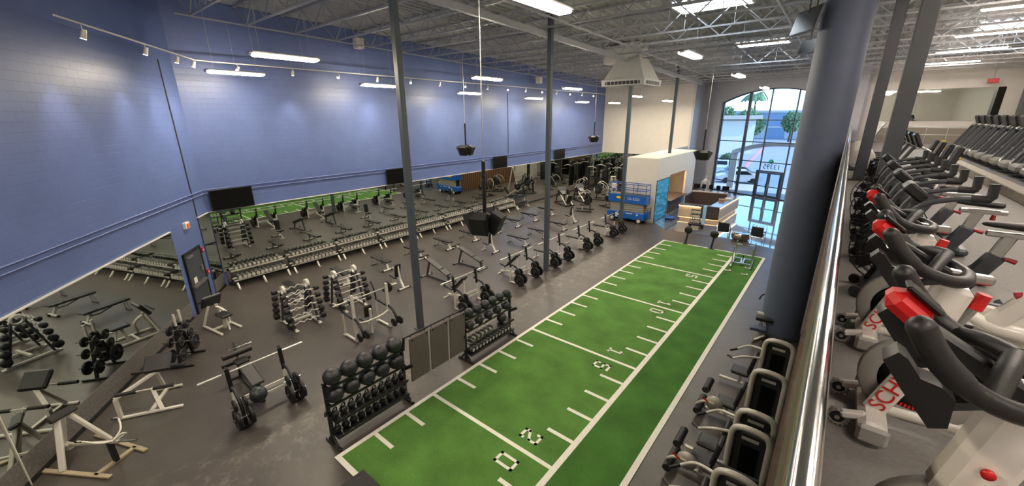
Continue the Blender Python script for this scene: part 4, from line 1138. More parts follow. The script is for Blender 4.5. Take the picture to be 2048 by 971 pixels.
part(t, 'handle', MB().tube(smoothpath([(-.35, -.2, .75), (-.25, -.1, .95), (.1, .0, 1.0), (.3, 0, 1.0)], 4), .03, 8), M_black)
part(t, 'second_handle', MB().tube([(-.25, .4, 1.0), (.3, .38, 1.0)], .03, 8), M_black)
w = MB(); w.beam((.3, .0, .03), (.3, 0, 1.0), .07); w.beam((.3, .4, .03), (.3, .4, 1.0), .07); w.beam((.3, -.3, .03), (.3, .7, .03), .08); part(t, 'frame', w, M_black)
# ------------------------------------------------------------------ far end of the turf
for x, y, l in [(1.3, -.02, 'left black round weight holder post at the far edge of the turf'), (2.74, -.08, 'right black round weight holder post at the far edge of the turf')]:
    t = thing('tether_post', l, 'gym post', (x, y, 0), 0, 'posts at the far edge of the turf')
    part(t, 'post', MB().beam((0, 0, .02), (.06, .12, .8), .09, .09, .01), M_black)
    part(t, 'disc', MB().lathe([(0, -.07), (.2, -.07), (.22, -.04), (.22, .04), (.2, .07), (0, .07)], (.06, .1, .86), 'Y', 20), M_black)
    part(t, 'base_plate', MB().box((0, .05, .015), (.3, .3, .03), .008), M_black)
t = thing('push_sled', 'silver push sled with upright posts parked at the far right of the turf', 'sled', (4.62, -1.7, .02), math.radians(4))
w = MB()
for s in (-1, 1): w.beam((s * .42, -.85, .05), (s * .42, .85, .05), .09, .06, .015)
part(t, 'runner', w, M_alu)
w = MB(); w.beam((-.42, .5, .1), (.42, .5, .1), .08, .06); w.beam((-.42, -.35, .1), (.42, -.35, .1), .08, .06); w.beam((0, -.35, .12), (0, .5, .12), .16, .05); part(t, 'cross_frame', w, M_alu)
for s in (-1, 1):
    for y in (-.55, .7):
        part(t, 'push_post', MB().cyl((s * .42, y, .07), (s * .42, y, 1.0), .026, 10), M_chrome)
    part(t, 'rung', MB().beam((s * .42, .7, .8), (s * .16, .7, .8), .05, .04), M_alu)
part(t, 'weight_pin', MB().cyl((0, .1, .12), (0, .1, .42), .025, 8), M_black)
for k, (x, y) in enumerate([(4.3, -3.3), (5.02, -2.35), (5.05, -3.4)]):
    t = thing('sled_handle', 'small white sled handle lying beside the push sled, ' + ['leftmost', 'upper right one', 'lower right one'][k], 'gym equipment', (x, y, .02), .3, 'loose sled handles on the turf')
    part(t, 'bar', MB().beam((-.12, 0, .03), (.12, 0, .03), .05, .05, .01), M_wf)
    part(t, 'tip', MB().beam((-.12, .0, .03), (-.12, .14, .03), .05, .05, .01), M_wf); part(t, 'strap', MB().beam((.1, 0, .03), (.1, .14, .03), .05, .05, .01), M_wf)
# ------------------------------------------------------------------ lobby floor and kiosk
w = MB(); pl = [(-2.1, 4.0), (-.78, 2.45), (1.9, 2.75), (2.9, 2.8), (4.2, 2.5), (5.5, 2.1), (7.6, 1.4), (7.6, 17.0), (-3.4, 21.3), (-3.95, 17.3), (-2.1, 13.2)]
w.prism(pl, (0, 0, .002), (1, 0, 0), (0, 1, 0), (0, 0, .006))
struct('floor_lobby', w, M_lobby)
struct('wall_lobby', MB().box((-4.3, 15.25, 2.25), (.16, 4.4, 4.5)), M_white)
KX0, KX1, KY0, KY1, KH = -4.35, -2.1, 3.7, 13.0, 4.5
t = thing('kiosk', 'white boxed counter kiosk with a lit serving hatch beside the lobby', 'kiosk', (0, 0, 0))
w = MB()
def bx(x0, x1, y0, y1, z0, z1): w.box(((x0 + x1) / 2, (y0 + y1) / 2, (z0 + z1) / 2), (x1 - x0, y1 - y0, z1 - z0))
bx(KX0 + .02, KX1, KY0, KY0 + .15, 0, KH)
bx(KX1 - .15, KX1, KY0 + .15, 6.55, 0, KH); bx(KX1 - .15, KX1, 6.55, 10.6, 0, 1.1); bx(KX1 - .15, KX1, 6.55, 10.6, 3.1, KH); bx(KX1 - .15, KX1, 10.6, KY1, 0, KH)
bx(KX0 + .02, KX1, KY1 - .15, KY1, 0, KH); bx(KX0, KX1 - .15, KY0 + .15, KY1 - .15, KH - .12, KH)
part(t, 'wall', w, M_white)
w = MB(); bx(KX0 - .03, KX0 + .02, KY0, KY1, 0, KH - .3); part(t, 'wood_cladding', w, M_wood, 'dark wood board cladding')
w = MB(); bx(KX0 + .1, KX1 + .25, 6.55, 10.6, 1.1, 1.16); part(t, 'countertop', w, M_dwood)
w = MB(); bx(KX1, KX1 + .05, 6.6, 10.55, .1, 1.08); part(t, 'counter_front', w, M_dwood)
w = MB(); bx(KX0 + .6, KX0 + .66, 6.0, 10.9, 1.16, 3.1); part(t, 'inner_panel', w, mat('warm_cream', (228, 206, 176), .6))
w = MB(); bx(KX1 - .9, KX1 - .4, 6.9, 10.3, 3.0, 3.06); part(t, 'hatch_light', w, M_led2)
t = thing('wave_poster', 'bright blue rippled water poster on the white kiosk wall beside the lift', 'poster', (KX1 + .01, 5.1, 1.5))
mp = mat('water_print', (40, 170, 225), .35)
nt = mp.node_tree; b_ = nt.nodes['Principled BSDF']; tc_ = [n for n in nt.nodes if n.type == 'TEX_COORD'][0]
mpn = nt.nodes.new('ShaderNodeMapping'); mpn.inputs['Scale'].default_value = (1, .7, 4.5); mpn.inputs['Rotation'].default_value = (.25, 0, 0)
nt.links.new(tc_.outputs['Object'], mpn.inputs['Vector'])
wv = nt.nodes.new('ShaderNodeTexNoise'); wv.inputs['Scale'].default_value = 1.5; wv.inputs['Detail'].default_value = 6; wv.inputs['Distortion'].default_value = .8
nt.links.new(mpn.outputs[0], wv.inputs['Vector'])
rp = nt.nodes.new('ShaderNodeValToRGB'); rp.color_ramp.elements[0].position = .3; rp.color_ramp.elements[1].position = .72; rp.color_ramp.elements[0].color = lin((6, 78, 130)); rp.color_ramp.elements[1].color = lin((150, 232, 250))
e_ = rp.color_ramp.elements.new(.52); e_.color = lin((30, 165, 220))
nt.links.new(wv.outputs['Fac'], rp.inputs['Fac']); nt.links.new(rp.outputs['Color'], b_.inputs['Base Color'])
part(t, 'print', MB().box((.01, 0, 0), (.02, 2.5, 2.9)), mp)
w = MB()
for s in (-1, 1): w.box((.015, s * 1.26, 0), (.04, .05, 2.98)); w.box((.015, 0, s * 1.46), (.04, 2.5, .05))
part(t, 'frame', w, M_dgrey)
# reception desk
t = thing('reception_desk', 'large reception desk with glowing pale oak fronts and dark walnut inside', 'desk', (0, 0, 0))
A_, B_, C_, D_ = V((-1.05, 5.95, 0)), V((1.62, 6.25, 0)), V((1.85, 11.6, 0)), V((-1.65, 11.25, 0))
def wallp(a, b, z0, z1, th, off=0.0):
    d = (b - a).normalized(); n_ = V((-d.y, d.x, 0)); mb = MB(); o = n_ * off
    p = [a + o, b + o, b + o + n_ * th, a + o + n_ * th]
    mb.add([q + V((0, 0, z0)) for q in p] + [q + V((0, 0, z1)) for q in p], [(3, 2, 1, 0), (4, 5, 6, 7), (0, 1, 5, 4), (1, 2, 6, 5), (2, 3, 7, 6), (3, 0, 4, 7)]); return mb
E1 = A_ + (B_ - A_) * .56
part(t, 'front_panel', wallp(A_, E1, .22, 1.08, .12), M_lwood)
part(t, 'front_drawers', wallp(E1, B_, .22, 1.08, .5), M_dwood, 'dark walnut drawer block')
w = MB()
for k in range(3):
    m_ = wallp(E1 + (B_ - E1) * .06, E1 + (B_ - E1) * .94, .3 + k * .26, .52 + k * .26, .02, -.02); w.add(m_.v, m_.f)
part(t, 'drawer', w, mat('walnut_drawer', (74, 64, 62), .4))
part(t, 'side_panel', wallp(B_, C_, .22, 1.12, .12), mat('pale_laminate', (220, 210, 200), .5))
part(t, 'kick_base', wallp(A_ + V((.1, .1, 0)), B_ + V((-.15, .1, 0)), .0, .2, .2), M_lwood)
part(t, 'side_kick_base', wallp(B_ + V((-.12, .1, 0)), C_ + V((-.12, -.1, 0)), .0, .2, .2), M_lwood)
part(t, 'front_glow', wallp(A_, B_, .19, .215, .04, .02), M_led); part(t, 'side_glow', wallp(B_, C_, .19, .215, .04, .02), M_led); part(t, 'top_glow', wallp(A_, E1, 1.062, 1.078, .05, -.058), M_led2); part(t, 'side_top_glow', wallp(B_, C_, 1.1, 1.118, .05, -.058), M_led2)
part(t, 'front_top', wallp(A_, B_, 1.08, 1.14, .7, -.06), M_dwood)
part(t, 'side_top', wallp(B_, C_, 1.12, 1.17, .75, -.06), mat('grey_stone_top', (120, 116, 116), .15))
part(t, 'back_panel', wallp(C_ + V((-.9, 0, 0)), D_, 0, 1.25, .14), M_dwood)
part(t, 'back_top', wallp(C_ + V((-.9, 0, 0)), D_, 1.25, 1.3, .7, -.6), mat('cream_counter_top', (200, 190, 180), .3))
part(t, 'left_panel', wallp(D_, D_ + V((.1, -2.2, 0)), 0, 1.25, .12), M_dwood)
for k in range(5):
    t = thing('computer_monitor', 'dark computer monitor on the reception back counter, %s from the kiosk' % ORD[k], 'monitor', (-1.45 + k * .55, 11.75, 1.30), .08 * k, 'monitors on the reception counter')
    part(t, 'screen', MB().box((0, 0, .36), (.5 if k in (0, 4) else .3, .04, .36), .01), M_tv); part(t, 'stand', MB().box((0, .02, .1), (.06, .04, .2)), M_dgrey); part(t, 'foot', MB().box((0, .02, .01), (.24, .18, .02), .005), M_dgrey)
t = thing('paper_tray', 'stack of white papers and a pale tray on the side top of the reception desk', 'tray', (1.45, 9.6, 1.17), .2)
part(t, 'tray', MB().box((0, 0, .04), (.4, .5, .08), .01), mat('pale_teal', (170, 205, 205), .4)); part(t, 'papers', MB().box((.02, -.05, .1), (.3, .4, .05)), M_white)
t = thing('tablet_box', 'brown cardboard box on the side top of the reception desk', 'box', (1.2, 8.6, 1.17), .3)
part(t, 'body', MB().box((0, 0, .08), (.36, .3, .16), .005), mat('cardboard', (150, 124, 100), .8)); part(t, 'lid', MB().box((0, 0, .165), (.37, .31, .02)), mat('cardboard_lid', (164, 138, 112), .8))
# display cart
t = thing('display_cart', 'low black wheeled cart carrying clear acrylic shelves before the desk', 'cart', (.75, 4.1, 0), math.radians(8))
part(t, 'tray', MB().box((0, 0, .3), (1.0, .55, .08), .02), M_black)
w = MB(); w.box((0, 0, .24), (.9, .45, .06)); part(t, 'underframe', w, M_black)
for sx in (-1, 1):
    for sy in (-1, 1):
        part(t, 'caster', MB().cyl((sx * .38, sy * .18 - .03, .09), (sx * .38, sy * .18 + .03, .09), .09, 12), M_rub)
M_acr = glass_mat(); M_acr.name = 'clear_acrylic'
w = MB()
for z in (.62, .95, 1.25): w.box((-.08, 0, z), (.62, .42, .012))
for s in (-1, 1): w.box((-.08 + s * .31, 0, .8), (.012, .42, .95))
part(t, 'shelf', w, M_acr)
part(t, 'sign_panel', MB().box((.42, 0, .95), (.2, .3, 1.25), .01), mat('ice_blue_panel', (160, 205, 235), .15))
for z, sh in ((.345, 'cart tray'), (.63, 'lower acrylic shelf'), (.96, 'middle acrylic shelf')):
    for k in range(4):
        o = solo('shaker_bottle', MB().lathe([(0, 0), (.045, 0), (.05, .14), (.035, .16), (.035, .2), (0, .2)], seg=12), M_white, 'small white bottle on the %s of the display cart' % sh, 'bottle', (.48 + k * .14, 4.1, z), 0, 'bottles on the %s' % sh)
# lobby chairs and drum table
c0 = None
for x, y, l in [(2.72, 2.75, 'black lobby chair with chrome frame left of the drum table'), (4.56, 2.8, 'black lobby chair with chrome frame right of the drum table')]:
    if c0 is None:
        t = c0 = thing('lobby_chair', l, 'chair', (x, y, 0.008), math.radians(6), 'lobby chairs')
        part(t, 'back', MB().box((0, -.26, .78), (.62, .07, .5), .025), mat('black_leather', (24, 26, 36), .4)); part(t, 'seat', MB().box((0, .06, .47), (.6, .62, .12), .04), mat('black_leather', (0, 0, 0)))
        for s in (-1, 1):
            part(t, 'arm_frame', MB().tube([(s * .34, -.3, 0.02), (s * .34, -.28, .72), (s * .34, .3, .68), (s * .34, .36, .02)], .018, 8), M_chrome)
            part(t, 'arm_pad', MB().box((s * .34, .0, .71), (.06, .5, .04), .012), M_black)
        part(t, 'cross_rail', MB().tube([(-.34, -.29, .42), (.34, -.29, .42)], .016, 8), M_chrome)
    else: dup(c0, (x, y, .008), math.radians(-4), l)
t = thing('drum_table', 'round hammered silver drum table between the two lobby chairs', 'table', (3.66, 2.95, .008))
M_ham = mat('hammered_silver', (190, 176, 160), .25, 1.0, .12, 10, .7, 22)
part(t, 'drum', MB().lathe([(.4, 0), (.5, .12), (.52, .26), (.47, .4)], seg=32), M_ham); part(t, 'top', MB().lathe([(0, .42), (.46, .42), (.48, .4), (.0, .4)], seg=32), M_chrome)
t = thing('mannequin', 'white headless muscle mannequin standing by the entrance window', 'mannequin', (-1.9, 16.3, .008), .2)
w = MB()
w.tube([(0, 0, .95), (0, 0, 1.1), (0, 0, 1.35), (0, 0, 1.55), (0, 0, 1.66), (0, 0, 1.74)], [.15, .14, .2, .21, .1, .05], 14)
for s in (-1, 1):
    w.tube(smoothpath([(s * .1, 0, 1.0), (s * .12, .02, .55), (s * .13, 0, .06)], 4), .08, 10)
    w.tube(smoothpath([(s * .22, 0, 1.54), (s * .32, -.04, 1.25), (s * .3, -.1, .98)], 4), .055, 8)
w.ball((0, 0, 1.86), .1, 14, (.85, 1, 1.2)); w.box((0, 0, .02), (.5, .4, .04), .01)
part(t, 'figure', w, M_white)
w = MB(); w.box((0, -.0, 1.02), (.3, .26, .18), .06); part(t, 'shorts', w, mat('pale_grey_cloth', (190, 190, 190), .8))
# hand truck
t = thing('hand_dolly', 'dark folding hand dolly with blue deck beside the kiosk corner', 'dolly', (-1.4, 5.9, 0), .1)
part(t, 'deck', MB().box((-.1, -.4, .17), (.6, .9, .05), .01), M_liftblue)
part(t, 'handle', MB().tube([(-.3, .1, .18), (-.3, .1, 1.05), (.1, .1, 1.05), (.1, .1, .18)], .02, 8), M_dgrey)
for sx in (-.3, .1):
    for sy in (-.75, .0): part(t, 'caster', MB().cyl((sx - .03, sy, .07), (sx + .03, sy, .07), .07, 12), M_rub)
# ------------------------------------------------------------------ scissor lift
t = thing('scissor_lift', 'blue scissor lift with railed platform parked before the white kiosk', 'lift', (-3.75, 3.15, 0))
L = 1.36
w = MB(); w.box((0, 0, .5), (2 * L, .78, .5), .03); w.box((L + .08, 0, .6), (.16, .6, .5), .03); w.box((-L - .05, 0, .5), (.12, .6, .4), .02)
part(t, 'chassis', w, M_liftblue)
for sx in (-1, 1):
    for sy in (-1, 1):
        wh = part(t, 'wheel', MB().lathe([(0, -.07), (.17, -.07), (.21, -.04), (.21, .06), (0, .06)], (sx * 1.0, sy * .36, .21), 'Y', 20), M_rub)
        part(wh, 'hub', MB().cyl((sx * 1.0, sy * .44, .21), (sx * 1.0, sy * .40, .21), .13, 16), M_wf)
M_sg = mat('beige_grey_paint', (150, 146, 136), .5, 0, .1, 6)
w = MB()
for sy in (-.3, .3):
    for k in range(4):
        z0 = .78 + k * .15
        w.beam((-1.25, sy, z0), (1.25, sy, z0 + .13), .05, .1); w.beam((1.25, sy * .9, z0), (-1.25, sy * .9, z0 + .13), .05, .1)
part(t, 'scissor_stack', w, M_sg)
part(t, 'platform', MB().box((0, 0, 1.68), (2 * L + .1, .82, .58), .02), M_liftblue)
part(t, 'platform_deck', MB().box((0, 0, 1.985), (2 * L, .76, .03)), M_dgrey)
w = MB()
for z in (2.35, 2.73):
    w.tube([(-L, -.38, z), (L, -.38, z), (L, .38, z), (-L, .38, z)], .024, 8, True, True)
for x in (-L, -.45, .45, L):
    for s in (-1, 1): w.cyl((x, s * .38, 1.95), (x, s * .38, 2.74), .024, 8)
part(t, 'guard_rail', w, M_liftblue)
part(t, 'gate_rail', MB().tube([(.62, -.39, 2.05), (1.0, -.39, 2.05), (1.0, -.39, 2.3), (.62, -.39, 2.3)], .02, 8, True, True), M_liftblue)
part(t, 'control_box', MB().box((-1.1, -.2, 2.5), (.3, .2, .34), .02), M_white)
part(t, 'brand_patch', MB().box((-.45, -.415, 1.74), (.62, .012, .16)), M_gold, 'yellow patch')
o = bpy.data.objects.new('lettering', text_mesh('lettering', 'GS-3232', .25, M_white)); C.objects.link(o); o.parent = t; o.location = (.5, -.414, 1.72); o.rotation_euler = (math.radians(90), 0, 0)
for k, (x, z, a, b) in enumerate([(-.35, .62, .2, .12), (-.65, .5, .26, .14), (-.3, .42, .14, .1), (.25, .66, .5, .05), (.85, .62, .14, .1), (-.7, .36, .18, .08)]):
    part(t, 'safety_decal', MB().box((x, -.393, z), (a, .008, b)), M_white)
w = MB(); w.beam((L + .2, -.3, .3), (L + .2, -.3, 1.2), .03); w.beam((L + .2, .3, .3), (L + .2, .3, 1.2), .03)
for k in range(4): w.beam((L + .2, -.3, .4 + k * .24), (L + .2, .3, .4 + k * .24), .03)
part(t, 'entry_ladder', w, M_dgrey)
# ------------------------------------------------------------------ plate loaded machines at the far end
def leg_press(label, loc, rz):
    t = thing('leg_press', label, 'leg press', loc, rz, 'leg press machines')
    w = MB()
    for s in (-1, 1):
        w.beam((-1.1, s * .3, .1), (.55, s * .3, 1.15), .07, .06)
    part(t, 'slide_rail', w, M_wf)
    w = MB()
    for s in (-1, 1): w.beam((-1.2, s * .42, .05), (.9, s * .42, .05), .09, .07, .01); w.beam((.6, s * .42, .05), (.5, s * .3, 1.1), .08, .07)
    w.beam((-1.2, -.42, .05), (-1.2, .42, .05), .08, .07); w.beam((.9, -.42, .05), (.9, .42, .05), .08, .07)
    part(t, 'base_frame', w, M_black)
    part(t, 'foot_plate', MB().box((.28, 0, 1.2), (.08, .8, .6), .02, Matrix.Rotation(math.radians(32), 3, 'Y')), M_dgrey)
    part(t, 'carriage', MB().box((.05, 0, .95), (.5, .5, .14), .02, Matrix.Rotation(math.radians(-32), 3, 'Y')), M_black)
    part(t, 'seat_pad', MB().box((-.75, 0, .3), (.44, .44, .1), .03), M_pad)
    part(t, 'back_pad', MB().box((-1.08, 0, .62), (.12, .42, .75), .03, Matrix.Rotation(math.radians(-30), 3, 'Y')), M_pad)
    for s in (-1, 1): part(t, 'plate_horn', MB().cyl((.05, s * .3, 1.0), (.05, s * .62, 1.0), .025, 8), M_chrome)
    return t
def lever(label, loc, rz, arc=True):
    t = thing('lever_press', label, 'plate loaded machine', loc, rz, 'plate loaded lever machines')
    w = MB(); w.beam((-.7, -.5, .05), (.7, -.5, .05), .09, .07, .01); w.beam((-.7, .5, .05), (.7, .5, .05), .09, .07, .01); w.beam((.5, -.5, .05), (.5, .5, .05), .09, .07); w.beam((.5, 0, .06), (.35, 0, 1.45), .1, .08); w.beam((-.5, -.5, .05), (-.5, .5, .05), .08, .07)
    part(t, 'frame', w, M_black if not arc else M_dgrey)
    part(t, 'seat_pad', MB().box((-.15, 0, .5), (.42, .38, .1), .03), M_pad); part(t, 'seat_post', MB().beam((-.15, 0, .05), (-.15, 0, .46), .08), M_wf)
    part(t, 'back_pad', MB().box((.15, 0, .95), (.1, .34, .75), .03, Matrix.Rotation(math.radians(12), 3, 'Y')), M_pad)
    for s in (-1, 1):
        part(t, 'lever_arm', MB().tube(smoothpath([(.4, s * .3, 1.45), (.1, s * .5, 1.62), (-.35, s * .52, 1.35), (-.5, s * .44, 1.0)], 4), .032, 8), M_sil)
        part(t, 'grip', MB().cyl((-.5, s * .44, 1.0), (-.5, s * .2, .98), .03, 8), M_rub)
        part(t, 'plate_horn', MB().cyl((.3, s * .42, .8), (.3, s * .75, .8), .025, 8), M_chrome)
        part(t, 'weight_arm', MB().beam((.4, s * .4, 1.4), (.3, s * .42, .75), .06), M_dgrey)
    return t
lp = leg_press('leg press with a pair of pale slide rails, nearest past the kettlebell rack', (-10.7, 5.5, 0), math.radians(150))
dup(lp, (-10.2, 7.7, 0), math.radians(150), 'leg press with a pair of pale slide rails, farther past the kettlebell rack')
lv = lever('low dark lever machine standing before the blue lift, nearest the benches', (-7.9, 4.2, 0), math.radians(20), False)
pos = [(-7.0, 6.9, -20, 'lever machine with pale curved arms left of the blue lift'), (-8.9, 9.2, 200, 'lever machine with pale curved arms in front of the white step ladder'), (-11.6, 10.3, 10, 'lever machine with pale curved arms beside the blue wall mirror'), (-7.2, 10.6, 160, 'lever machine with pale curved arms behind the kiosk wood wall')]
for x, y, a, l in pos: dup(lv, (x, y, 0), math.radians(a), l)
gp = 'plates on the lever and leg press machines'
for (mx, my, a, hx, hy, hz) in [(-10.7, 5.5, 150, .05, .44, 1.0), (-10.2, 7.7, 150, .05, .44, 1.0), (-7.9, 4.2, 20, .3, .6, .8), (-7.0, 6.9, -20, .3, .6, .8), (-8.9, 9.2, 200, .3, .6, .8)]:
    R_ = Matrix.Rotation(math.radians(a), 3, 'Z')
    for s in (-1, 1):
        o = plate(.25, V((mx, my, hz)) + R_ @ V((hx, s * hy, 0)), 'big black plate on the lever and leg press machines at the far end', gp); o.rotation_euler = (0, 0, math.radians(a))
def cable(label, loc, rz):
    t = thing('cable_tower', label, 'cable machine', loc, rz, 'cable towers')
    w = MB()
    for s in (-1, 1): w.beam((0, s * .38, .02), (0, s * .38, 2.4), .1, .08); w.beam((-.5, s * .38, .05), (.5, s * .38, .05), .09, .07)
    w.beam((0, -.42, 2.4), (0, .42, 2.4), .1, .08)
    part(t, 'frame', w, M_black)
    part(t, 'weight_stack', MB().box((0, 0, .55), (.16, .5, .9), .01), M_iron)
    part(t, 'top_arm', MB().tube(smoothpath([(0, 0, 2.4), (.45, 0, 2.5), (.95, 0, 2.35)], 4), .035, 8), M_sil)
    part(t, 'lat_bar', MB().tube(smoothpath([(.95, -.55, 1.95), (.95, -.4, 2.05), (.95, .4, 2.05), (.95, .55, 1.95)], 3), .02, 8), M_chrome)
    part(t, 'cable', MB().cyl((.95, 0, 2.34), (.95, 0, 2.05), .008, 5), M_black)
    part(t, 'seat_pad', MB().box((.85, 0, .5), (.36, .36, .1), .03), M_pad); part(t, 'seat_post', MB().beam((.85, 0, .02), (.85, 0, .46), .08), M_wf)
    part(t, 'shroud', MB().box((-.07, 0, 1.2), (.05, .68, 2.3), .01), M_shroud)
    return t
cb = None
for i, (x, y, a) in enumerate([(-12.3, 12.6, 0), (-12.3, 14.6, 0), (-12.2, 16.4, -20), (-10.2, 16.6, -90), (-8.0, 16.6, -90), (-6.0, 16.5, -90), (-9.0, 13.4, 180), (-6.2, 13.2, 160)]):
    l = 'dark cable tower with a pale overhead arm ' + ('before the blue wall, ' + ORD[i] + ' towards the corner' if i < 3 else 'before the back mirror, ' + ORD[i - 3] + ' from the corner' if i < 6 else ['behind the step ladder', 'behind the kiosk'][i - 6])
    if cb is None: cb = cable(l, (x, y, 0), math.radians(a))
    else: dup(cb, (x, y, 0), math.radians(a), l)
t = thing('step_ladder', 'white folding step ladder standing among the machines behind the lift', 'ladder', (-7.6, 8.6, 0), math.radians(-30))
for q in (-1, 1):
    w = MB()
    for s in (-1, 1): w.beam((q * .5, s * .32, .02), (q * .06, s * .18, 2.25), .07, .04)
    part(t, 'rail', w, M_wf)
w = MB()
for k in range(7): z = .3 + k * .29; w.box((-.5 + .44 * z / 2.25, 0, z), (.1, .64 - .28 * z / 2.25, .03))
part(t, 'step', w, M_wf); part(t, 'top_cap', MB().box((0, 0, 2.27), (.26, .42, .07), .02), M_wf)
# ------------------------------------------------------------------ gallery: spin bikes at the rail
M_bw = mat('white_bike_frame', (222, 218, 210), .28, 0, .02, 5, coat=.3)
M_bk = mat('black_bike_plastic', (24, 25, 27), .3, 0, .08, 10)
M_fly = mat('flywheel_steel', (168, 166, 160), .35, .25, .05, 10)
schw = text_mesh('side_lettering', 'SCHWINN', .12, M_red, .002)
def spin_bike(label, loc):
    t = thing('spin_bike', label, 'exercise bike', loc, 0, 'white spin bikes at the rail')
    w = MB(); w.box((-.53, 0, .09), (.14, .6, .11), .035); part(t, 'front_foot', w, M_bw)
    w = MB(); w.box((.58, 0, .08), (.12, .62, .1), .03); part(t, 'rear_foot', w, M_bw)
    for s in (-1, 1):
        part(t, 'foot_cap', MB().box((-.53, s * .31, .085), (.15, .04, .12), .03), mat('grey_bike_cap', (150, 148, 144), .4))
        b = part(t, 'wheel_bracket', MB().beam((-.56, s * .19, .13), (-.68, s * .19, .09), .05, .05, .012), M_bw)
        w = MB(); c_ = V((-.69, s * .19, .06))
        w.tube([c_ + V((.046 * math.cos(a * .4488), 0, .046 * math.sin(a * .4488))) for a in range(14)], .013, 6, False, True)
        for k in range(14): w.box(c_ + V((.056 * math.cos(k * .4488), 0, .056 * math.sin(k * .4488))), (.012, .03, .012), 0, Matrix.Rotation(-k * .4488, 3, 'Y'))
        tw = part(b, 'transport_wheel', w, M_alu)
        for q in (-1, 1): pass
        w = MB(); w.cyl(c_ - V((0, .014, 0)), c_ + V((0, .014, 0)), .036, 14); part(b, 'wheel_hub', w, M_bk)
        w = MB(); w.cyl(c_ - V((0, .018, 0)), c_ + V((0, .018, 0)), .014, 10); part(b, 'axle', w, M_alu)
    part(t, 'base_tube', MB().tube(smoothpath([(-.5, 0, .12), (0, 0, .14), (.56, 0, .11)], 3), .045, 10), M_bw)
    for s in (-1, 1):
        f = part(t, 'fork', MB().beam((-.53, s * .085, .12), (-.37, s * .08, .62), .115, .035, .012, (0, 1, 0)), M_bw)
        o = bpy.data.objects.new('side_lettering', schw); C.objects.link(o); o.parent = f
        d = V((.16, 0, .5)).normalized(); yv = V((0, s, 0)); n_ = V((0, s, 0))
        ex = d if s < 0 else -d
        ez = V((0, -1, 0)) if s < 0 else V((0, 1, 0)); ey = ez.cross(ex)
        o.matrix_local = Matrix(((ex.x, ey.x, ez.x, -.435), (ex.y, ey.y, ez.y, s * .1045), (ex.z, ey.z, ez.z, .42), (0, 0, 0, 1)))
    w = MB(); w.lathe([(.19, -.026), (.275, -.03), (.285, -.015), (.285, .015), (.275, .03), (.19, .026)], (-.36, 0, .36), 'Y', 40); fw = part(t, 'flywheel', w, M_fly)
    part(fw, 'flywheel_disc', MB().lathe([(0, -.02), (.2, -.02), (.2, .02), (0, .02)], (-.36, 0, .36), 'Y', 36), M_bk)
    w = MB()
    for s in (-1, 1):
        for k in range(22):
            a = -2.7 + k * .105; b_ = a + .06
            w.add([V((-.36 + r * math.cos(x), s * .0215, .36 + r * math.sin(x))) for r, x in ((.165, a), (.165, b_), (.19, b_), (.19, a))], [(0, 1, 2, 3)])
            a += 3.2; b_ += 3.2
            if k < 12: w.add([V((-.36 + r * math.cos(x), s * .0215, .36 + r * math.sin(x))) for r, x in ((.165, a), (.165, b_), (.19, b_), (.19, a))], [(0, 1, 2, 3)])
    part(fw, 'wheel_lettering', w, M_red)
    w = MB(); w.tube(smoothpath([(-.38, 0, .7), (-.2, 0, .56), (.1, 0, .36), (.34, 0, .32), (.54, 0, .14)], 4), .055, 10); part(t, 'main_frame', w, M_bw)
    w = MB(); pr = [(-.12, .22), (.0, .14), (.34, .2), (.42, .34), (.3, .46), (.08, .48), (-.1, .38)]
    w.prism(pr, (0, .06, 0), (1, 0, 0), (0, 0, 1), (0, .07, 0)); part(t, 'chain_guard', w, M_bw)
    w = MB(); w.beam((.1, 0, .3), (.34, 0, .72), .13, .07, .02, (0, 1, 0)); part(t, 'seat_tube', w, M_bw)
    part(t, 'seat_sleeve', MB().beam((.3, 0, .64), (.37, 0, .78), .15, .09, .02, (0, 1, 0)), M_bk)
    part(t, 'seat_post', MB().beam((.35, 0, .74), (.44, 0, .92), .11, .055, .012, (0, 1, 0)), M_alu)
    part(t, 'seat_slider', MB().beam((.28, 0, .94), (.66, 0, .94), .05, .05, .008), M_alu)
    for p_, q_ in (((.56, 0, .9), (.56, 0, .84)), ((.3, 0, .66), (.2, 0, .62))):
        part(t, 'adjust_knob', MB().cyl(p_, q_, .022, 10, .028), M_dred)
    w = MB(); w.add([(.2, -.03, 1.05), (.2, .03, 1.05), (.38, .05, 1.06), (.38, -.05, 1.06), (.56, .13, 1.07), (.56, -.13, 1.07), (.6, .1, 1.06), (.6, -.1, 1.06), (.2, -.02, 1.0), (.2, .02, 1.0), (.38, .03, .99), (.38, -.03, .99), (.56, .1, .98), (.56, -.1, .98), (.6, .08, .99), (.6, -.08, .99)],
                    [(0, 1, 2, 3), (3, 2, 4, 5), (5, 4, 6, 7), (8, 11, 10, 9), (11, 13, 12, 10), (13, 15, 14, 12), (0, 8, 9, 1), (1, 9, 10, 2), (2, 10, 12, 4), (4, 12, 14, 6), (7, 6, 14, 15), (5, 7, 15, 13), (3, 5, 13, 11), (0, 3, 11, 8)], True)
    sd = part(t, 'saddle', w, M_pad); sm = sd.modifiers.new('round', 'SUBSURF'); sm.levels = 2; sm.render_levels = 2
    part(t, 'brake_rod', MB().cyl((-.32, 0, .7), (-.25, 0, .9), .024, 8), M_alu)
    part(t, 'brake_knob', MB().cyl((-.255, 0, .88), (-.235, 0, .97), .034, 10, .03), M_red)
    part(t, 'stem', MB().beam((-.37, 0, .96), (-.36, 0, 1.08), .08, .06, .012, (0, 1, 0)), M_alu)
    part(t, 'bar_slider', MB().beam((-.44, 0, 1.05), (-.22, 0, 1.05), .06, .05, .012), M_alu)
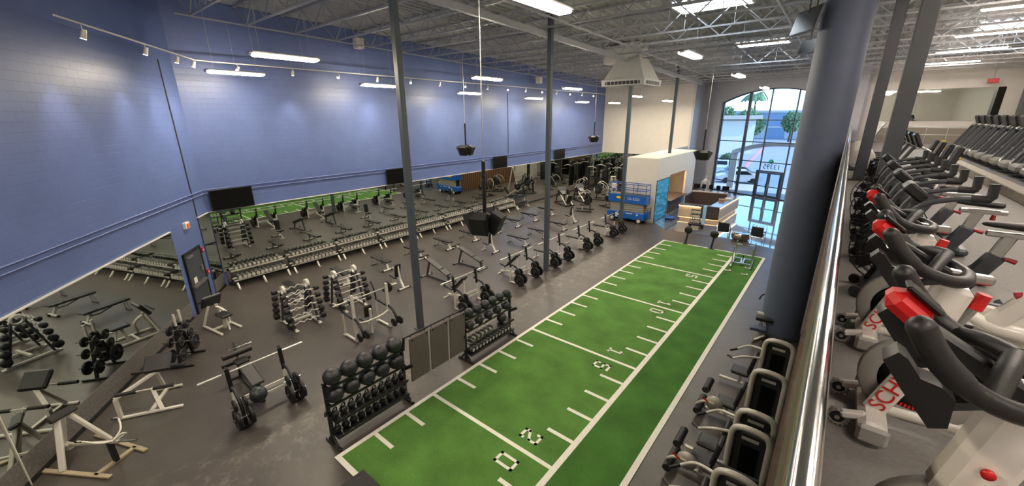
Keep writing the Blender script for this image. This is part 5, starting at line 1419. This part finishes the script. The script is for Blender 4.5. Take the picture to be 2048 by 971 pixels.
    for s in (-1, 1):
        h = smoothpath([(-.69, s * .275, 1.29), (-.63, s * .275, 1.2), (-.54, s * .26, 1.12), (-.43, s * .22, 1.075), (-.35, s * .14, 1.06), (-.32, 0, 1.06)], 5)
        w = MB(); w.tube(h, [.037] * 9 + [.032] * (len(h) - 9), 14); w.ball(h[0], .037, 14); part(t, 'handlebar', w, M_pad)
        part(t, 'inner_loop', MB().tube(smoothpath([(-.5, s * .24, 1.1), (-.46, s * .12, 1.14), (-.42, 0, 1.16)], 4), .03, 10), M_pad)
        w = MB(); pr = [(-.745, 1.14), (-.715, 1.18), (-.69, 1.165), (-.65, 1.11), (-.6, 1.1), (-.565, 1.07), (-.56, .97), (-.6, .95), (-.68, 1.05)]
        w.prism(pr, (0, s * .16, 0), (1, 0, 0), (0, 0, 1), (0, s * .085, 0)); part(t, 'holder_tray', w, M_bk)
        part(t, 'tray_bracket', MB().beam((-.6, s * .18, 1.0), (-.42, s * .06, 1.02), .03), M_bk)
    w = MB(); w.box((-.69, 0, 1.25), (.15, .11, .085), .03, Matrix.Rotation(math.radians(38), 3, 'Y')); part(t, 'console', w, M_red)
    part(t, 'console_screen', MB().box((-.66, 0, 1.295), (.13, .09, .02), .008, Matrix.Rotation(math.radians(38), 3, 'Y')), M_tv)
    w = MB(); w.beam((-.43, 0, .56), (-.35, 0, 1.0), .16, .13, .03, (0, 1, 0)); part(t, 'head_post', w, M_bw)
    part(t, 'head_badge', MB().lathe([(0, -.006), (.018, -.006), (.018, .006), (0, .006)], (-.4, -.085, .76), 'Y', 14), M_red)
    part(t, 'bar_post', MB().beam((-.66, 0, 1.2), (-.36, 0, 1.03), .07, .06, .012), M_bk)
    for s in (-1, 1):
        c_ = part(t, 'crank', MB().beam((.12, s * .12, .34), (.12 + s * .16, s * .14, .34 - s * .06), .035, .02), M_alu)
        part(c_, 'pedal', MB().box((.12 + s * .16, s * .2, .34 - s * .06), (.1, .1, .03), .008), M_bk)
    return t
BX = 8.61
sb = spin_bike('white spin bike nearest the camera at the gallery rail, its front cut by the frame', (BX, -22.24, MZ))
dup(sb, (BX, -20.98, MZ), 0, 'white spin bike second from the camera at the gallery rail')
dup(sb, (BX, -19.71, MZ), 0, 'white spin bike third from the camera at the gallery rail, beside a black fan bike')
# black fan bikes
M_mesh = mat('dark_fan_cage', (34, 34, 38), .4, .3, .2, 30)
def fan_bike(label, loc):
    t = thing('fan_bike', label, 'exercise bike', loc, 0, 'black fan bikes at the rail')
    cg = MB()
    for s in (-1, 1):
        for r in (.1, .17, .24, .31, .37):
            cg.tube([(-.36 + r * math.cos(a * math.pi / 14), s * (.11 - .12 * (r / .37) ** 3), .52 + r * math.sin(a * math.pi / 14)) for a in range(28)], .006, 5, False, True)
        for k in range(16):
            a = k * math.pi / 8; cg.tube([(-.36 + r * math.cos(a), s * (.11 - .12 * (r / .37) ** 3), .52 + r * math.sin(a)) for r in (.05, .2, .31, .37)], .005, 4)
    part(t, 'fan_cage', cg, M_mesh)
    w = MB()
    for k in range(10): a = k * math.pi / 5; w.beam((-.36 + .08 * math.cos(a), 0, .52 + .08 * math.sin(a)), (-.36 + .33 * math.cos(a), 0, .52 + .33 * math.sin(a)), .1, .012, 0, (0, 1, 0))
    w.cyl((-.36, -.08, .52), (-.36, .08, .52), .08, 12)
    part(t, 'fan', w, M_bk)
    part(t, 'front_foot', MB().box((-.5, 0, .07), (.12, .58, .1), .03), M_dgrey); part(t, 'rear_foot', MB().box((.55, 0, .07), (.12, .58, .1), .03), M_dgrey)
    for s in (-1, 1): part(t, 'transport_wheel', MB().cyl((-.6, s * .22 - .02, .07), (-.6, s * .22 + .02, .07), .055, 12), M_rub)
    part(t, 'base_tube', MB().beam((-.5, 0, .1), (.55, 0, .1), .09, .08, .02), M_dgrey)
    part(t, 'fork', MB().beam((-.5, -.14, .1), (-.36, -.14, .55), .08, .04, .01, (0, 1, 0)), M_dgrey); part(t, 'fork', MB().beam((-.5, .14, .1), (-.36, .14, .55), .08, .04, .01, (0, 1, 0)), M_dgrey)
    part(t, 'seat_tube', MB().beam((.12, 0, .12), (.34, 0, .62), .14, .08, .02, (0, 1, 0)), M_dgrey)
    part(t, 'seat_post', MB().beam((.32, 0, .58), (.38, 0, .82), .1, .05, .012, (0, 1, 0)), M_alu); part(t, 'seat_slider', MB().beam((.22, 0, .82), (.6, 0, .82), .05, .05, .008), M_alu)
    for p_, q_ in (((.5, 0, .79), (.5, 0, .73)), ((.38, -.03, .6), (.46, -.03, .58))): part(t, 'adjust_knob', MB().cyl(p_, q_, .018, 10, .024), M_dred)
    o = bpy.data.objects.new('saddle', bpy.data.objects[sb.name].children[0].data); C.objects.link(o); o.parent = t
    o.data = [c for c in sb.children if c.name.startswith('saddle')][0].data; o.location = (-.04, 0, -.12)
    sm = o.modifiers.new('round', 'SUBSURF'); sm.levels = 2; sm.render_levels = 2
    part(t, 'post', MB().tube(smoothpath([(-.05, 0, .12), (-.12, 0, .5), (-.26, 0, .85), (-.3, 0, 1.08)], 4), .05, 10), M_dgrey)
    part(t, 'console', MB().box((-.34, 0, 1.16), (.1, .3, .2), .02, Matrix.Rotation(math.radians(-50), 3, 'Y')), M_bk)
    for s in (-1, 1):
        h = smoothpath([(-.42, s * .2, .6), (-.4, s * .24, .85), (-.3, s * .28, 1.06), (-.1, s * .3, 1.15), (.06, s * .3, 1.17)], 5)
        part(t, 'arm', MB().tube(h, .024, 10), M_alu if False else M_dgrey)
        part(t, 'grip', MB().tube([(-.0, s * .3, 1.17), (.1, s * .3, 1.17), (.12, s * .3, 1.2), (.115, s * .3, 1.31)], .036, 10), M_rub)
        part(t, 'foot_peg', MB().cyl((-.36, s * .14, .3), (-.36, s * .26, .3), .022, 8), M_bk)
        part(t, 'crank', MB().beam((.02, s * .1, .36), (.02 + s * .15, s * .13, .3), .035, .02), M_alu)
    part(t, 'chain_guard', MB().prism([(-.3, .48), (.1, .42), (.14, .3), (.0, .24), (-.34, .36)], (0, -.06, 0), (1, 0, 0), (0, 0, 1), (0, .12, 0)), M_bk)
    return t
fbk = None
for i, y in enumerate([-18.44, -17.17, -15.9, -14.6]):
    l = 'black fan bike with long bent arms, %s beyond the white spin bikes' % ORD[i]
    if fbk is None: fbk = fan_bike(l, (BX, y, MZ))
    else: dup(fbk, (BX, y, MZ), 0, l)
# recumbent bikes with console masts farther along
rb = None
for i, y in enumerate([-10.2, -9.0, -7.8, -6.6]):
    l = 'dark recumbent bike with a leaning console mast farther along the gallery, %s from the camera' % ORD[i]
    if rb is None:
        t = rb = thing('recumbent_bike', l, 'exercise bike', (8.95, y, MZ), 0, 'recumbent bikes on the gallery')
        part(t, 'body', MB().box((-.35, 0, .3), (.5, .22, .5), .07), M_bk); part(t, 'base_beam', MB().beam((-.6, 0, .1), (.7, 0, .1), .12, .1, .02), M_dgrey)
        part(t, 'mast', MB().beam((-.3, 0, .5), (.0, 0, 1.15), .09, .07, .015), M_dgrey)
        part(t, 'console', MB().box((.02, 0, 1.3), (.09, .42, .36), .03, Matrix.Rotation(math.radians(-25), 3, 'Y')), M_bk)
        part(t, 'seat_pad', MB().box((.45, 0, .55), (.42, .42, .1), .03), M_pad); part(t, 'back_pad', MB().box((.72, 0, .9), (.1, .42, .55), .03, Matrix.Rotation(math.radians(14), 3, 'Y')), M_pad)
        part(t, 'seat_rail', MB().beam((.1, 0, .2), (.75, 0, .42), .1, .08), M_alu)
        for s in (-1, 1): part(t, 'handlebar', MB().tube(smoothpath([(0, 0, 1.1), (.15, s * .2, 1.12), (.28, s * .24, 1.05)], 3), .022, 8), M_alu)
        for x_ in (-.6, .7): part(t, 'foot', MB().box((x_, 0, .05), (.12, .5, .08), .02), M_dgrey)
    else: dup(rb, (8.95, y, MZ), 0, l)
el = None
for i, y in enumerate([-5.2, -3.9, -2.6, -1.3, 0.0]):
    l = 'pale curved elliptical trainer close to the far stretch of the rail, %s from the camera' % ORD[i]
    if el is None:
        t = el = thing('elliptical_trainer', l, 'elliptical trainer', (8.25, y, MZ), 0, 'elliptical trainers at the rail')
        part(t, 'shroud', MB().lathe([(0, -.09), (.34, -.09), (.38, -.05), (.38, .05), (.34, .09), (0, .09)], (-.1, 0, .42), 'Y', 26), M_bw); part(t, 'hub', MB().cyl((-.1, -.1, .42), (-.1, .1, .42), .1, 16), M_bk)
        part(t, 'base', MB().box((.3, 0, .06), (1.5, .3, .1), .03), M_dgrey); part(t, 'mast', MB().beam((.15, 0, .3), (.0, 0, 1.25), .1, .08, .02), M_dgrey)
        part(t, 'console', MB().box((.0, 0, 1.45), (.08, .44, .36), .03, Matrix.Rotation(math.radians(-15), 3, 'Y')), M_bk)
        for s in (-1, 1):
            part(t, 'arm', MB().tube(smoothpath([(.0, s * .26, .5), (.06, s * .27, 1.0), (.18, s * .27, 1.4), (.3, s * .25, 1.62)], 4), .026, 8), M_alu)
            part(t, 'pedal_arm', MB().beam((-.2, s * .2, .3), (.8, s * .2, .22), .06, .05), M_bw); part(t, 'pedal', MB().box((.55, s * .2, .3), (.4, .16, .05), .015), M_bk)
    else: dup(el, (8.25, y, MZ), 0, l)
# ------------------------------------------------------------------ treadmills
tm = None
PZ = MZ + .18
for i in range(14):
    y = -10.6 + i * 1.12
    l = 'black treadmill on the kerbed platform of the gallery, %s in the row from the camera' % ORD[i]
    if tm is None:
        t = tm = thing('treadmill', l, 'treadmill', (11.5, y, PZ), 0, 'treadmills on the gallery platform')
        part(t, 'deck', MB().box((1.15, 0, .16), (2.0, .8, .16), .03), M_bk); part(t, 'belt', MB().box((1.2, 0, .245), (1.8, .52, .012)), M_rub)
        part(t, 'motor_hood', MB().box((.2, 0, .22), (.5, .82, .26), .08), mat('silver_hood', (150, 150, 148), .3, .5, .05, 5))
        for s in (-1, 1):
            part(t, 'upright', MB().beam((.02, s * .36, .1), (.56, s * .36, 1.25), .1, .07, .015, (0, 1, 0)), M_dgrey)
            part(t, 'hand_rail', MB().tube(smoothpath([(.55, s * .36, 1.22), (.85, s * .37, 1.12), (1.1, s * .37, 1.05)], 3), .035, 8), M_rub)
        part(t, 'crossbar', MB().beam((.56, -.4, 1.22), (.56, .4, 1.22), .12, .1, .03), M_bk)
        c_ = part(t, 'console', MB().box((.6, 0, 1.47), (.1, .66, .42), .05, Matrix.Rotation(math.radians(-20), 3, 'Y')), M_bk)
        part(c_, 'console_screen', MB().box((.655, 0, 1.49), (.01, .5, .3), 0, Matrix.Rotation(math.radians(-20), 3, 'Y')), M_tv)
        part(t, 'speaker_knob', MB().ball((.52, 0, 1.27), .05, 10), M_alu)
    else: dup(tm, (11.5, y, PZ), 0, l)
t = thing('wet_floor_sign', 'yellow folding wet floor sign on the gallery floor near the stair rail', 'sign', (11.9, 9.3, MZ), .4)
for s in (-1, 1): part(t, 'panel', MB().box((s * .07, 0, .24), (.02, .24, .48), .006, Matrix.Rotation(s * math.radians(-14), 3, 'Y')), M_gold)
t = thing('yellow_pouch', 'small yellow pouch lying on the pale kerb before the treadmills', 'bag', (11.0, -1.4, MZ + .22), .2)
part(t, 'body', MB().box((0, 0, .05), (.3, .16, .1), .04), M_gold); part(t, 'strap', MB().tube([(-.1, .08, .06), (0, .16, .05), (.1, .08, .06)], .012, 6), M_gold)
t = thing('exit_light', 'small red exit light hung before the cream gallery wall', 'exit sign', (14.2, 16.6, MZ + 3.9))
part(t, 'box', MB().box((0, 0, 0), (.5, .1, .28), .02), M_red); part(t, 'hanger', MB().cyl((0, 0, .1), (0, 0, 1.7), .015, 6), M_steel)
# ------------------------------------------------------------------ entrance window and doors
M_mull = mat('slate_window_frame', (52, 62, 80), .4)
def bar(mb, s0, s1, z0, z1, o0=-.30, o1=-.20): slab(WW, s0, s1, z0, z1, o0, o1, mb)
w = MB()
for s, th in ((-3.05, .1), (-.5, .26), (1.4, .09), (3.6, .09), (6.25, .1)):
    bar(w, s - th / 2, s + th / 2, 0, arc(min(max(s, -3), 6.2)))
for z in (6.88, 4.95, 3.2): bar(w, -3.1, 6.3, z - .04, z + .04)
for a, b in ((-3.1, 1.15), (3.5, 6.3)): bar(w, a, b, 1.06, 1.14); bar(w, a, b, .0, .09)
for i in range(N):
    a = SL + (SR - SL) * i / N; b = SL + (SR - SL) * (i + 1) / N
    p = [WW(a, -.2, arc(a) - .09), WW(b, -.2, arc(b) - .09), WW(b, -.2, arc(b)), WW(a, -.2, arc(a))]; q = [x - WN * .1 for x in p]
    w.add(p + q, [(0, 1, 2, 3), (7, 6, 5, 4), (0, 4, 5, 1), (3, 2, 6, 7)])
win = struct('window_1', w, M_mull)
w = MB(); pts = [WW(SL, -.25, 2.44 if False else 0)]
p = [WW(SL + (SR - SL) * i / N, -.25, arc(SL + (SR - SL) * i / N)) for i in range(N + 1)]
w.add([WW(SL, -.25, 0)] + p + [WW(SR, -.25, 0), WW(3.5, -.25, 0), WW(3.5, -.25, 2.44), WW(1.15, -.25, 2.44), WW(1.15, -.25, 0)], [tuple(range(N + 7))])
struct('pane', w, M_glass, win)
fr = MB(); bar(fr, 1.15, 1.25, 0, 2.44, -.34, -.18); bar(fr, 3.4, 3.5, 0, 2.44, -.34, -.18); bar(fr, 1.15, 3.5, 2.34, 2.46, -.34, -.18)
d2 = struct('door_2', fr, M_mull)
for a, b, hs in ((1.26, 2.31, 2.2), (2.34, 3.39, 2.45)):
    w = MB(); bar(w, a, a + .12, .02, 2.32, -.29, -.22); bar(w, b - .12, b, .02, 2.32, -.29, -.22); bar(w, a + .12, b - .12, .02, .24, -.29, -.22); bar(w, a + .12, b - .12, 2.2, 2.32, -.29, -.22); bar(w, a + .12, b - .12, 1.0, 1.08, -.29, -.22)
    lf = struct('door_leaf', w, M_mull, d2)
    w = MB(); bar(w, a + .12, b - .12, .24, 2.2, -.256, -.252); struct('pane', w, M_glass, lf)
    w = MB(); bar(w, hs - .03, hs + .0, .9, 1.3, -.22, -.15); struct('door_handle', w, M_alu, lf)
num = text_mesh('street_number', '13395', .62, mat('dark_vinyl_number', (40, 60, 70), .5), .003)
o = bpy.data.objects.new('street_number', num); C.objects.link(o)
p = WW(2.42, -.24, 2.82); ez = -WN; ex = -WD; ey = V((0, 0, 1))
o.matrix_world = Matrix(((ex.x, ey.x, ez.x, p.x), (ex.y, ey.y, ez.y, p.y), (ex.z, ey.z, ez.z, p.z), (0, 0, 0, 1)))
tag(o, 'dark street number 13395 stuck on the glass above the entrance doors', 'number sign')
o = solo('round_decal', MB().lathe([(0, 0), (.2, 0), (.2, .006), (0, .006)], (0, 0, 0), 'Y', 20), mat('teal_vinyl', (40, 190, 160), .5), 'round teal decal stuck on the glass above the street number', 'decal', WW(2.3, -.23, 3.3))
# ------------------------------------------------------------------ outdoors
M_asph = mat('asphalt', (160, 162, 172), .85, 0, .06, .4)
M_pave = mat('pale_paving', (196, 190, 184), .8, 0, .05, .6)
struct('ground_outside', MB().box((0, 121.5, -.12), (300, 200, .16)), M_asph)
struct('ground_walkway', MB().box((0, 24.0, -.04), (34, 5.6, .06)), M_pave)
struct('ground_kerb', MB().beam((-2.4, 33, .0), (-7.5, 90, .0), .5, .14), mat('pink_kerb', (226, 150, 150), .8))
M_leaf = mat('tree_leaf', (120, 150, 104), .7, 0, .35, 4)
M_bark = mat('tree_bark', (96, 80, 64), .8, 0, .2, 6)
def foliage(r, n, sq=1.0, leaf=.5):
    w = MB()
    for k in range(n):
        a = random.uniform(0, 6.283); u = random.uniform(-1, 1); q = r * random.uniform(.45, 1)
        c = V((q * math.sqrt(1 - u * u) * math.cos(a), q * math.sqrt(1 - u * u) * math.sin(a), q * u * sq))
        x = V((random.uniform(-1, 1), random.uniform(-1, 1), random.uniform(-1, 1))).normalized() * leaf; y = x.orthogonal().normalized() * leaf * .6
        w.add([c - x, c + y, c + x, c - y], [(0, 1, 2, 3)])
    return w
for x, y, h, r, l in [(-10.5, 92, 7.4, 2.3, 'leafy green tree standing in the car park behind the entrance doors'), (-3.4, 96, 7.8, 2.2, 'leafy green tree at the right edge of the entrance window'), (-22.5, 116, 9.4, 3.0, 'leafy tree behind the white building seen through the window'), (-15.5, 112, 8.6, 3.0, 'leafy tree standing left of the blue grey warehouse')]:
    t = thing('car_park_tree', l, 'tree', (x, y, 0), 0, 'trees beyond the car park')
    part(t, 'trunk', MB().tube([(0, 0, -.05), (.1, 0, h * .35), (0, .1, h * .7)], [.3, .22, .12], 8), M_bark)
    c_ = foliage(r, 900, 1.15, .42); part(t, 'crown', c_, M_leaf, None, (0, 0, h - r * .9))
t = thing('palm_tree', 'tall palm tree rising behind the warehouse outside the window', 'tree', (-17.0, 128, 0))
part(t, 'trunk', MB().tube([(0, 0, -.05), (.2, 0, 7), (0, 0, 13)], [.35, .26, .22], 8), M_bark)
w = MB()
for k in range(16):
    a = k * .3927 + random.uniform(-.1, .1); L_ = random.uniform(3.2, 4.2); u = random.uniform(.2, .9)
    sp = smoothpath([(0, 0, 13), (math.cos(a) * L_ * .5, math.sin(a) * L_ * .5, 13 + u * 1.6), (math.cos(a) * L_, math.sin(a) * L_, 13 - 1.6 + u)], 5)
    for i in range(1, len(sp)):
        d_ = (sp[i] - sp[i - 1]).normalized(); s_ = d_.cross(V((0, 0, 1))).normalized()
        for s in (-1, 1): w.add([sp[i - 1], sp[i], sp[i] + s_ * s * .7 + d_ * .2 - V((0, 0, .35)), sp[i - 1] + s_ * s * .7 - V((0, 0, .35))], [(0, 1, 2, 3)])
part(t, 'frond', w, M_leaf)
t = thing('white_building', 'long white building with an overhanging roof left outside the window', 'building', (0, 0, 0))
w = MB(); w.add([(-6.9, 70, -.05), (-14.5, 60, -.05), (-34, 95, -.05), (-24, 108, -.05), (-6.9, 70, 6.6), (-14.5, 60, 6.6), (-34, 95, 6.6), (-24, 108, 6.6)], [(3, 2, 1, 0), (4, 5, 6, 7), (0, 1, 5, 4), (1, 2, 6, 5), (2, 3, 7, 6), (3, 0, 4, 7)])
part(t, 'wall', w, M_white)
w = MB(); w.add([(-5.8, 69.6, 6.6), (-14.2, 58.6, 6.6), (-35, 95, 6.6), (-24, 109, 6.6), (-5.8, 69.6, 7.3), (-14.2, 58.6, 7.3), (-35, 95, 7.3), (-24, 109, 7.3)], [(3, 2, 1, 0), (4, 5, 6, 7), (0, 1, 5, 4), (1, 2, 6, 5), (2, 3, 7, 6), (3, 0, 4, 7)])
part(t, 'roof_fascia', w, mat('tan_fascia', (190, 178, 166), .7))
t = thing('warehouse', 'low blue grey warehouse across the car park', 'building', (-2, 142, 0))
part(t, 'wall', MB().box((0, 0, 4.1), (70, 16, 8.3)), mat('blue_grey_siding', (150, 166, 190), .7, 0, .05, .3)); part(t, 'parapet', MB().box((0, -8.1, 8.4), (71, .5, .7)), M_white)
part(t, 'band', MB().box((0, -8.05, 3.6), (69, .12, .5)), M_white)
for k in range(5): part(t, 'roller_door', MB().box((-24 + k * 10, -8.05, 1.6), (4.5, .14, 3.2)), M_white)
solo('hedge', MB().add(foliage(1.0, 1400, 1, .16).v, foliage(1, 0).f) if False else foliage(1.0, 2600, .62, .12), mat('hedge_green', (70, 104, 58), .75, 0, .3, 4), 'clipped green hedge beside the car park drive', 'hedge', (-6.0, 46, .8), .2)
bpy.data.objects['hedge'].scale = (1.3, 5.5, 1.4)
t = thing('entrance_canopy', 'shallow curved grey canopy hung outside over the entrance', 'canopy', (0, 0, 0))
w = MB(); cp = []
for i in range(17):
    s = -2.8 + i * .6; cp.append(WW(s, -2.2, 4.55 - 1.0 * ((s - 2.2) / 5.0) ** 2))
for a, b in zip(cp, cp[1:]):
    q = [a, b, b - WN * 1.2, a - WN * 1.2]
    w.add(q + [x + V((0, 0, .35)) for x in q], [(3, 2, 1, 0), (4, 5, 6, 7), (0, 1, 5, 4), (2, 3, 7, 6)])
part(t, 'arch', w, M_grey_wall)
for s in (-2.8, 6.8): part(t, 'pier', MB().beam(WW(s, -2.8, -.02), WW(s, -2.8, 3.7), .6, .6), M_grey_wall)
def car(label, loc, rz, m):
    t = thing('parked_car', label, 'car', loc, rz, 'cars in the car park')
    pr = [(-2.2, .35), (-2.25, .75), (-1.9, .95), (-1.3, 1.0), (-.7, 1.45), (.7, 1.48), (1.4, 1.02), (2.1, .9), (2.25, .6), (2.2, .35)]
    part(t, 'body', MB().prism(pr, (0, -.88, 0), (1, 0, 0), (0, 0, 1), (0, 1.76, 0)), m)
    w = MB()
    for s in (-1, 1): w.prism([(-1.15, 1.02), (-.66, 1.38), (.66, 1.4), (1.2, 1.02)], (0, s * .885, 0), (1, 0, 0), (0, 0, 1), (0, s * .01, 0))
    part(t, 'side_window', w, M_tv)
    w = MB(); w.add([(1.38, -.75, 1.04), (1.38, .75, 1.04), (.74, .68, 1.46), (.74, -.68, 1.46)], [(0, 1, 2, 3)]); w.add([(-1.3, -.75, 1.02), (-1.3, .75, 1.02), (-.74, .68, 1.44), (-.74, -.68, 1.44)], [(3, 2, 1, 0)]); 
    w.v = [(x * 1.01, y, z + .015) for x, y, z in w.v]; part(t, 'windscreen', w, M_tv)
    for sx in (-1.35, 1.35):
        for s in (-1, 1): part(t, 'wheel', MB().lathe([(0, -.1), (.28, -.1), (.33, -.06), (.33, .1), (0, .1)], (sx, s * .82, .33), 'Y', 18), M_rub)
    return t
cr = car('white car parked nearest outside the entrance window', (-1.2, 27.6, -.04), math.radians(20), mat('white_car_paint', (232, 232, 234), .2, 0, coat=.5))
car('silver car parked outside behind the nearest white car', (-2.2, 31.6, -.04), math.radians(20), mat('silver_car_paint', (178, 182, 188), .25, .4, coat=.5))
dup(cr, (-5.2, 37.5, -.04), math.radians(100), 'white car parked by the hedge far outside the window')
